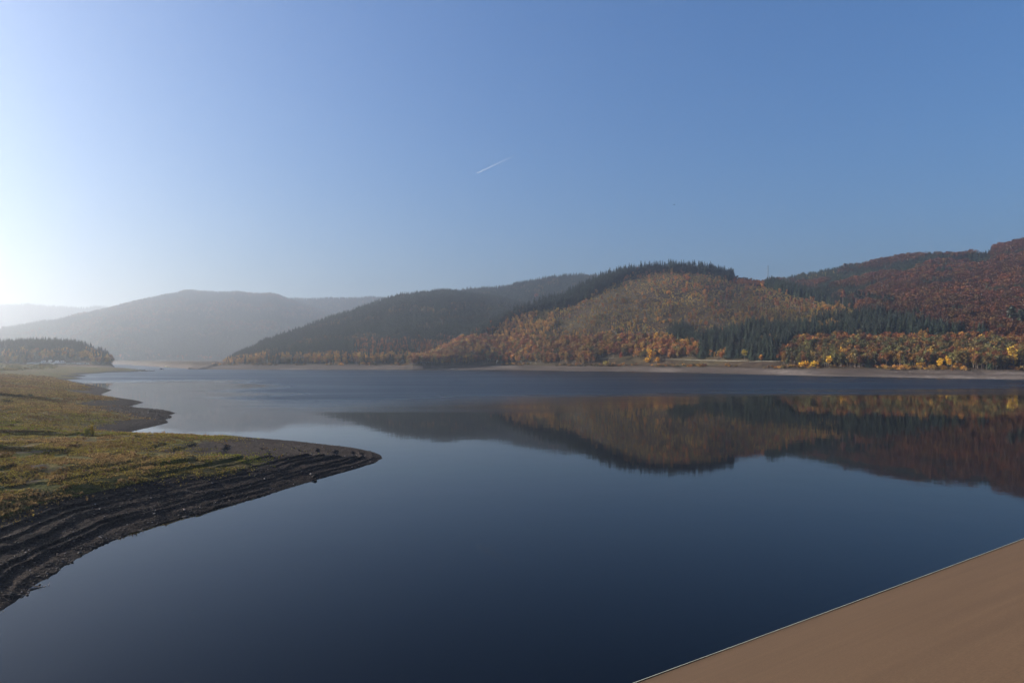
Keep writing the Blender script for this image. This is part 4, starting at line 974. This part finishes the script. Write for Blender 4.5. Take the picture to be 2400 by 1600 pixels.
add("hull", boat_mesh(8.0, 2.8, 1.1, "hull", M['dark']), root); cb = MB().box((-.6,0,1.9),(2.4,1.9,1.9)).build("cabin", M['dark'], root, .05); MB().box((-.6,-.96,2.2),(1.6,.04,.6)).build("window", M['glass'], cb); MB().bar((.9,0,1.0),(.9,0,4.6),.07).build("mast", M['steel'], root)

def hut():
    p = pix(1003, 850, 900, 1600); root = empty("lakeside_hut", p, .25); tag(root, "small hut with dark roof and pale front among trees on the far shore", "hut")
    MB().box((0,0,1.2),(7.5,5,3.4)).build("wall", M['white'], root)
    me = bpy.data.meshes.new("roof"); a, b = 4.3, 3.2; me.from_pydata([(-a,-b,2.8),(a,-b,2.8),(a,b,2.8),(-a,b,2.8),(-a,0,5.1),(a,0,5.1)], [], [(0,1,5,4),(2,3,4,5),(0,4,3),(1,2,5),(3,2,1,0)]); me.materials.append(M['roof']); add("roof", me, root)
    for x in (-2.2, 1.9): f = MB().box((x,-2.53,1.5),(1.3,.08,1.1)).build("window", M['dark'], root); MB().box((x,-2.58,1.5),(1.0,.03,.8)).build("pane", M['glass'], f)
    MB().box((0,-2.53,1.0),(1.0,.08,2.1)).build("door", M['dark'], root)
hut()
def bird():
    d = 230.0; o_ = Vector(((1580-CX)/F*d, d, H+(YH-480)/F*d)); root = empty("bird", o_, .6); tag(root, "tiny dark bird gliding high in the blue sky above the main hill", "bird")
    v = []; f = []
    prof = [(-.26,.012),(-.14,.045),(0,.06),(.10,.05),(.17,.035),(.20,.036),(.24,.018),(.27,.003)]
    for x, r in prof:
        for k in range(6): a = k*math.pi/3; v.append((x, math.cos(a)*r, math.sin(a)*r))
    for i in range(len(prof)-1):
        for k in range(6): f.append((i*6+k, i*6+(k+1)%6, (i+1)*6+(k+1)%6, (i+1)*6+k))
    b0 = len(v)
    for s_ in (-1, 1):
        b = len(v); v += [(.09,s_*.04,.03),(-.09,s_*.04,.03),(.12,s_*.25,.10),(-.06,s_*.26,.10),(.02,s_*.55,.07),(-.05,s_*.54,.07),(.09,s_*.04,.015),(-.09,s_*.04,.015),(.12,s_*.25,.09),(-.06,s_*.26,.09)]
        f += [(b,b+1,b+3,b+2),(b+2,b+3,b+5,b+4),(b+6,b+8,b+9,b+7),(b+8,b+4,b+5,b+9),(b,b+2,b+8,b+6),(b+1,b+7,b+9,b+3)]
    b = len(v); v += [(-.24,0,.01),(-.38,-.07,.01),(-.38,.07,.01),(-.24,0,-.005)]; f += [(b,b+1,b+2),(b+3,b+2,b+1)]
    me = bpy.data.meshes.new("body"); me.from_pydata(v, [], f); me.materials.append(M['dark']); add("body", me, root)
bird()

# contrail: a long thin tube of ice cloud far beyond the haze, thinning out behind the aircraft
def contrail():
    m, n, l, p = mat("ice_cloud"); at = N(n, "ShaderNodeAttribute", attribute_name="along"); tr = n.new("ShaderNodeBsdfTransparent"); tl = n.new("ShaderNodeBsdfTranslucent"); df = n.new("ShaderNodeBsdfDiffuse")
    for q in (tl, df): q.inputs["Color"].default_value = (.95,.95,.97,1)
    mx = n.new("ShaderNodeMixShader"); mx.inputs[0].default_value = .5; l.new(df.outputs[0], mx.inputs[1]); l.new(tl.outputs[0], mx.inputs[2])
    nz = n.new("ShaderNodeTexNoise"); nz.inputs["Scale"].default_value = .004; geo = n.new("ShaderNodeNewGeometry"); l.new(geo.outputs["Position"], nz.inputs["Vector"])
    fac = ramp_out(n, l, at.outputs["Fac"], [(0,(.0,.0,.0)),(.03,(.28,.28,.28)),(.3,(.19,.19,.19)),(.65,(.06,.06,.06)),(1,(0,0,0))])
    m2 = n.new("ShaderNodeMixShader"); l.new(math_(n, l, 'MULTIPLY', fac, math_(n, l, 'MULTIPLY_ADD', nz.outputs["Fac"], .9, .5)), m2.inputs[0]); l.new(tr.outputs[0], m2.inputs[1]); l.new(mx.outputs[0], m2.inputs[2]); l.new(m2.outputs[0], n["Material Output"].inputs[0])
    def at_(px_, py_, d): return np.array([(px_-CX)/F*d, d, H+(YH-py_)/F*d])
    a, b = at_(1116, 407, 33000.), at_(1216, 360, 29500.); k = 60; v, f, al = [], [], []
    for i in range(k+1):
        t = i/k; c = a+(b-a)*t; r = 16+38*t
        for j in range(8): an = j*math.pi/4; v.append(c+np.array([0, math.cos(an)*r, math.sin(an)*r])); al.append(t)
    for i in range(k):
        for j in range(8): f.append((i*8+j, i*8+(j+1)%8, (i+1)*8+(j+1)%8, (i+1)*8+j))
    me = np_mesh("contrail", np.array(v), np.array(f), [m], smooth=True); attr(me, "along", al); tag(add("contrail", me), "thin white contrail slanting across the blue sky above the hills", "contrail")
contrail()

# ------------------------------------------------------------------ grass and stones of the left bank
def bank_points(n_try, wpow, umin=-.80, umax=-.14, dmin=45, dmax=660):
    u = RNG.uniform(umin, umax, n_try); D = (RNG.uniform(dmin**wpow, dmax**wpow, n_try))**(1/wpow); X, Y = u*D, D
    z, d = left_z(X, Y); return X, Y, z, d
def grass():
    X, Y, z, d = bank_points(560000, .25, -1.04); ga = grass_amount(X, Y, z, d)
    k = (d > .5) & (RNG.random(len(X)) < ga**1.5) & (fbm(X, Y, 2.2, 2, 111)+.6*fbm(X, Y, 11, 2, 113) > -.42)
    X, Y, z = X[k], Y[k], z[k]; n_ = len(X); n1, n2 = fbm(X, Y, 20, 3, 121), fbm(X, Y, 3.5, 2, 123)
    base = np.array([(.28,.205,.04)])*np.ones((n_,1)); green = np.array([.21,.205,.022]); tan = np.array([.34,.21,.085]); brown = np.array([.13,.075,.035])
    g = sstep(.0,.35,n1+.4*n2)[:,None]; base = base*(1-g)+green*g; t = sstep(.1,.5,-n1+.5*n2)[:,None]; base = base*(1-t)+tan*t
    far = sstep(150, 300, Y)[:,None]; base = base*(1-far*.7)+np.array([.24,.15,.065])*far*.7; red = sstep(.25,.45,fbm(X, Y, 13, 2, 127))[:,None]; base = base*(1-red*.75)+np.array([.17,.075,.035])*red*.75; b = (RNG.random((n_,1)) < .2); base = np.where(b, brown, base)
    base = base*RNG.uniform(.6,1.25,(n_,1)); s_ = RNG.uniform(.10,.26,n_)*(1+sstep(120,300,Y)*.8+sstep(250,650,Y)*1.2)*(1+.6*sstep(.2,.5,n2))
    tall = RNG.random(n_) < .015; s_ = np.where(tall, s_*2.1, s_); base = np.where(tall[:,None], np.array([.22,.13,.06])*RNG.uniform(.6,1.3,(n_,1)), base)
    rot = np.zeros((n_,3)); rot[:,2] = RNG.uniform(0,6.28,n_); pr = []
    for sd_ in (71,72,73):
        v, q, t_, rv = tuft(sd_); me = np_mesh("tuft", v, [q, t_], [M['blades']]); attr(me, "leafvar", rv, 'FLOAT', 'FACE'); pr.append(me)
    instancer("grass", np.stack([X,Y,z-.02],1), np.stack([s_*1.3,s_*1.3,s_],1), rot, RNG.integers(0,3,n_), base, pr, "short autumn grass covering the left bank"); print("grass", n_)
grass()
def stones():
    X, Y, z, d = bank_points(120000, .35, -.78, -.14, 45, 330); ga = grass_amount(X, Y, z, d)
    k = (d > -.4) & (RNG.random(len(X)) < (1-ga)**2*np.clip(.55+fbm(X, Y, 4, 2, 131)+.5*sstep(2.2,.2,z), .05, 1))
    X, Y, z = X[k], Y[k], z[k]; n_ = len(X); s_ = .05+.26*RNG.random(n_)**5+.05*sstep(100,250,Y)
    s_ *= np.where(np.hypot((X+128)/34, (Y-243)/26) < 1, 1.9, 1.0)
    c = np.array([.046,.034,.027])*RNG.uniform(.5,1.7,(n_,1)); pale = (RNG.random((n_,1)) < .05); c = np.where(pale, np.array([.24,.20,.18])*RNG.uniform(.7,1.3,(n_,1)), c)
    rot = np.stack([RNG.uniform(-.4,.4,n_), RNG.uniform(-.4,.4,n_), RNG.uniform(0,6.28,n_)],1); pr = []
    for sd_ in (81,82,83): v, f = rock(sd_); pr.append(np_mesh("stone", v, f, [M['stone']]))
    instancer("shore_gravel", np.stack([X,Y,z+s_*.12],1), np.stack([s_,s_,s_],1), rot, RNG.integers(0,3,n_), c, pr, "loose dark stones and gravel on the left bank"); print("stones", n_)
stones()

# ------------------------------------------------------------------ haze
def haze():
    m = bpy.data.materials.new("haze"); m.use_nodes = True; n = m.node_tree.nodes; l = m.node_tree.links; n.remove(n["Principled BSDF"])
    v = n.new("ShaderNodeVolumePrincipled"); v.inputs["Color"].default_value = (.90, .95, 1.0, 1); v.inputs["Density"].default_value = HAZE_DENSITY; v.inputs["Anisotropy"].default_value = HAZE_G
    l.new(v.outputs[0], n["Material Output"].inputs["Volume"])
    o = MB().box((0, 0, 330), (21000, 21000, 680)).build("haze", m); o.data.materials[0] = m
    return tag(o, None, None, None, 'stuff')
haze()
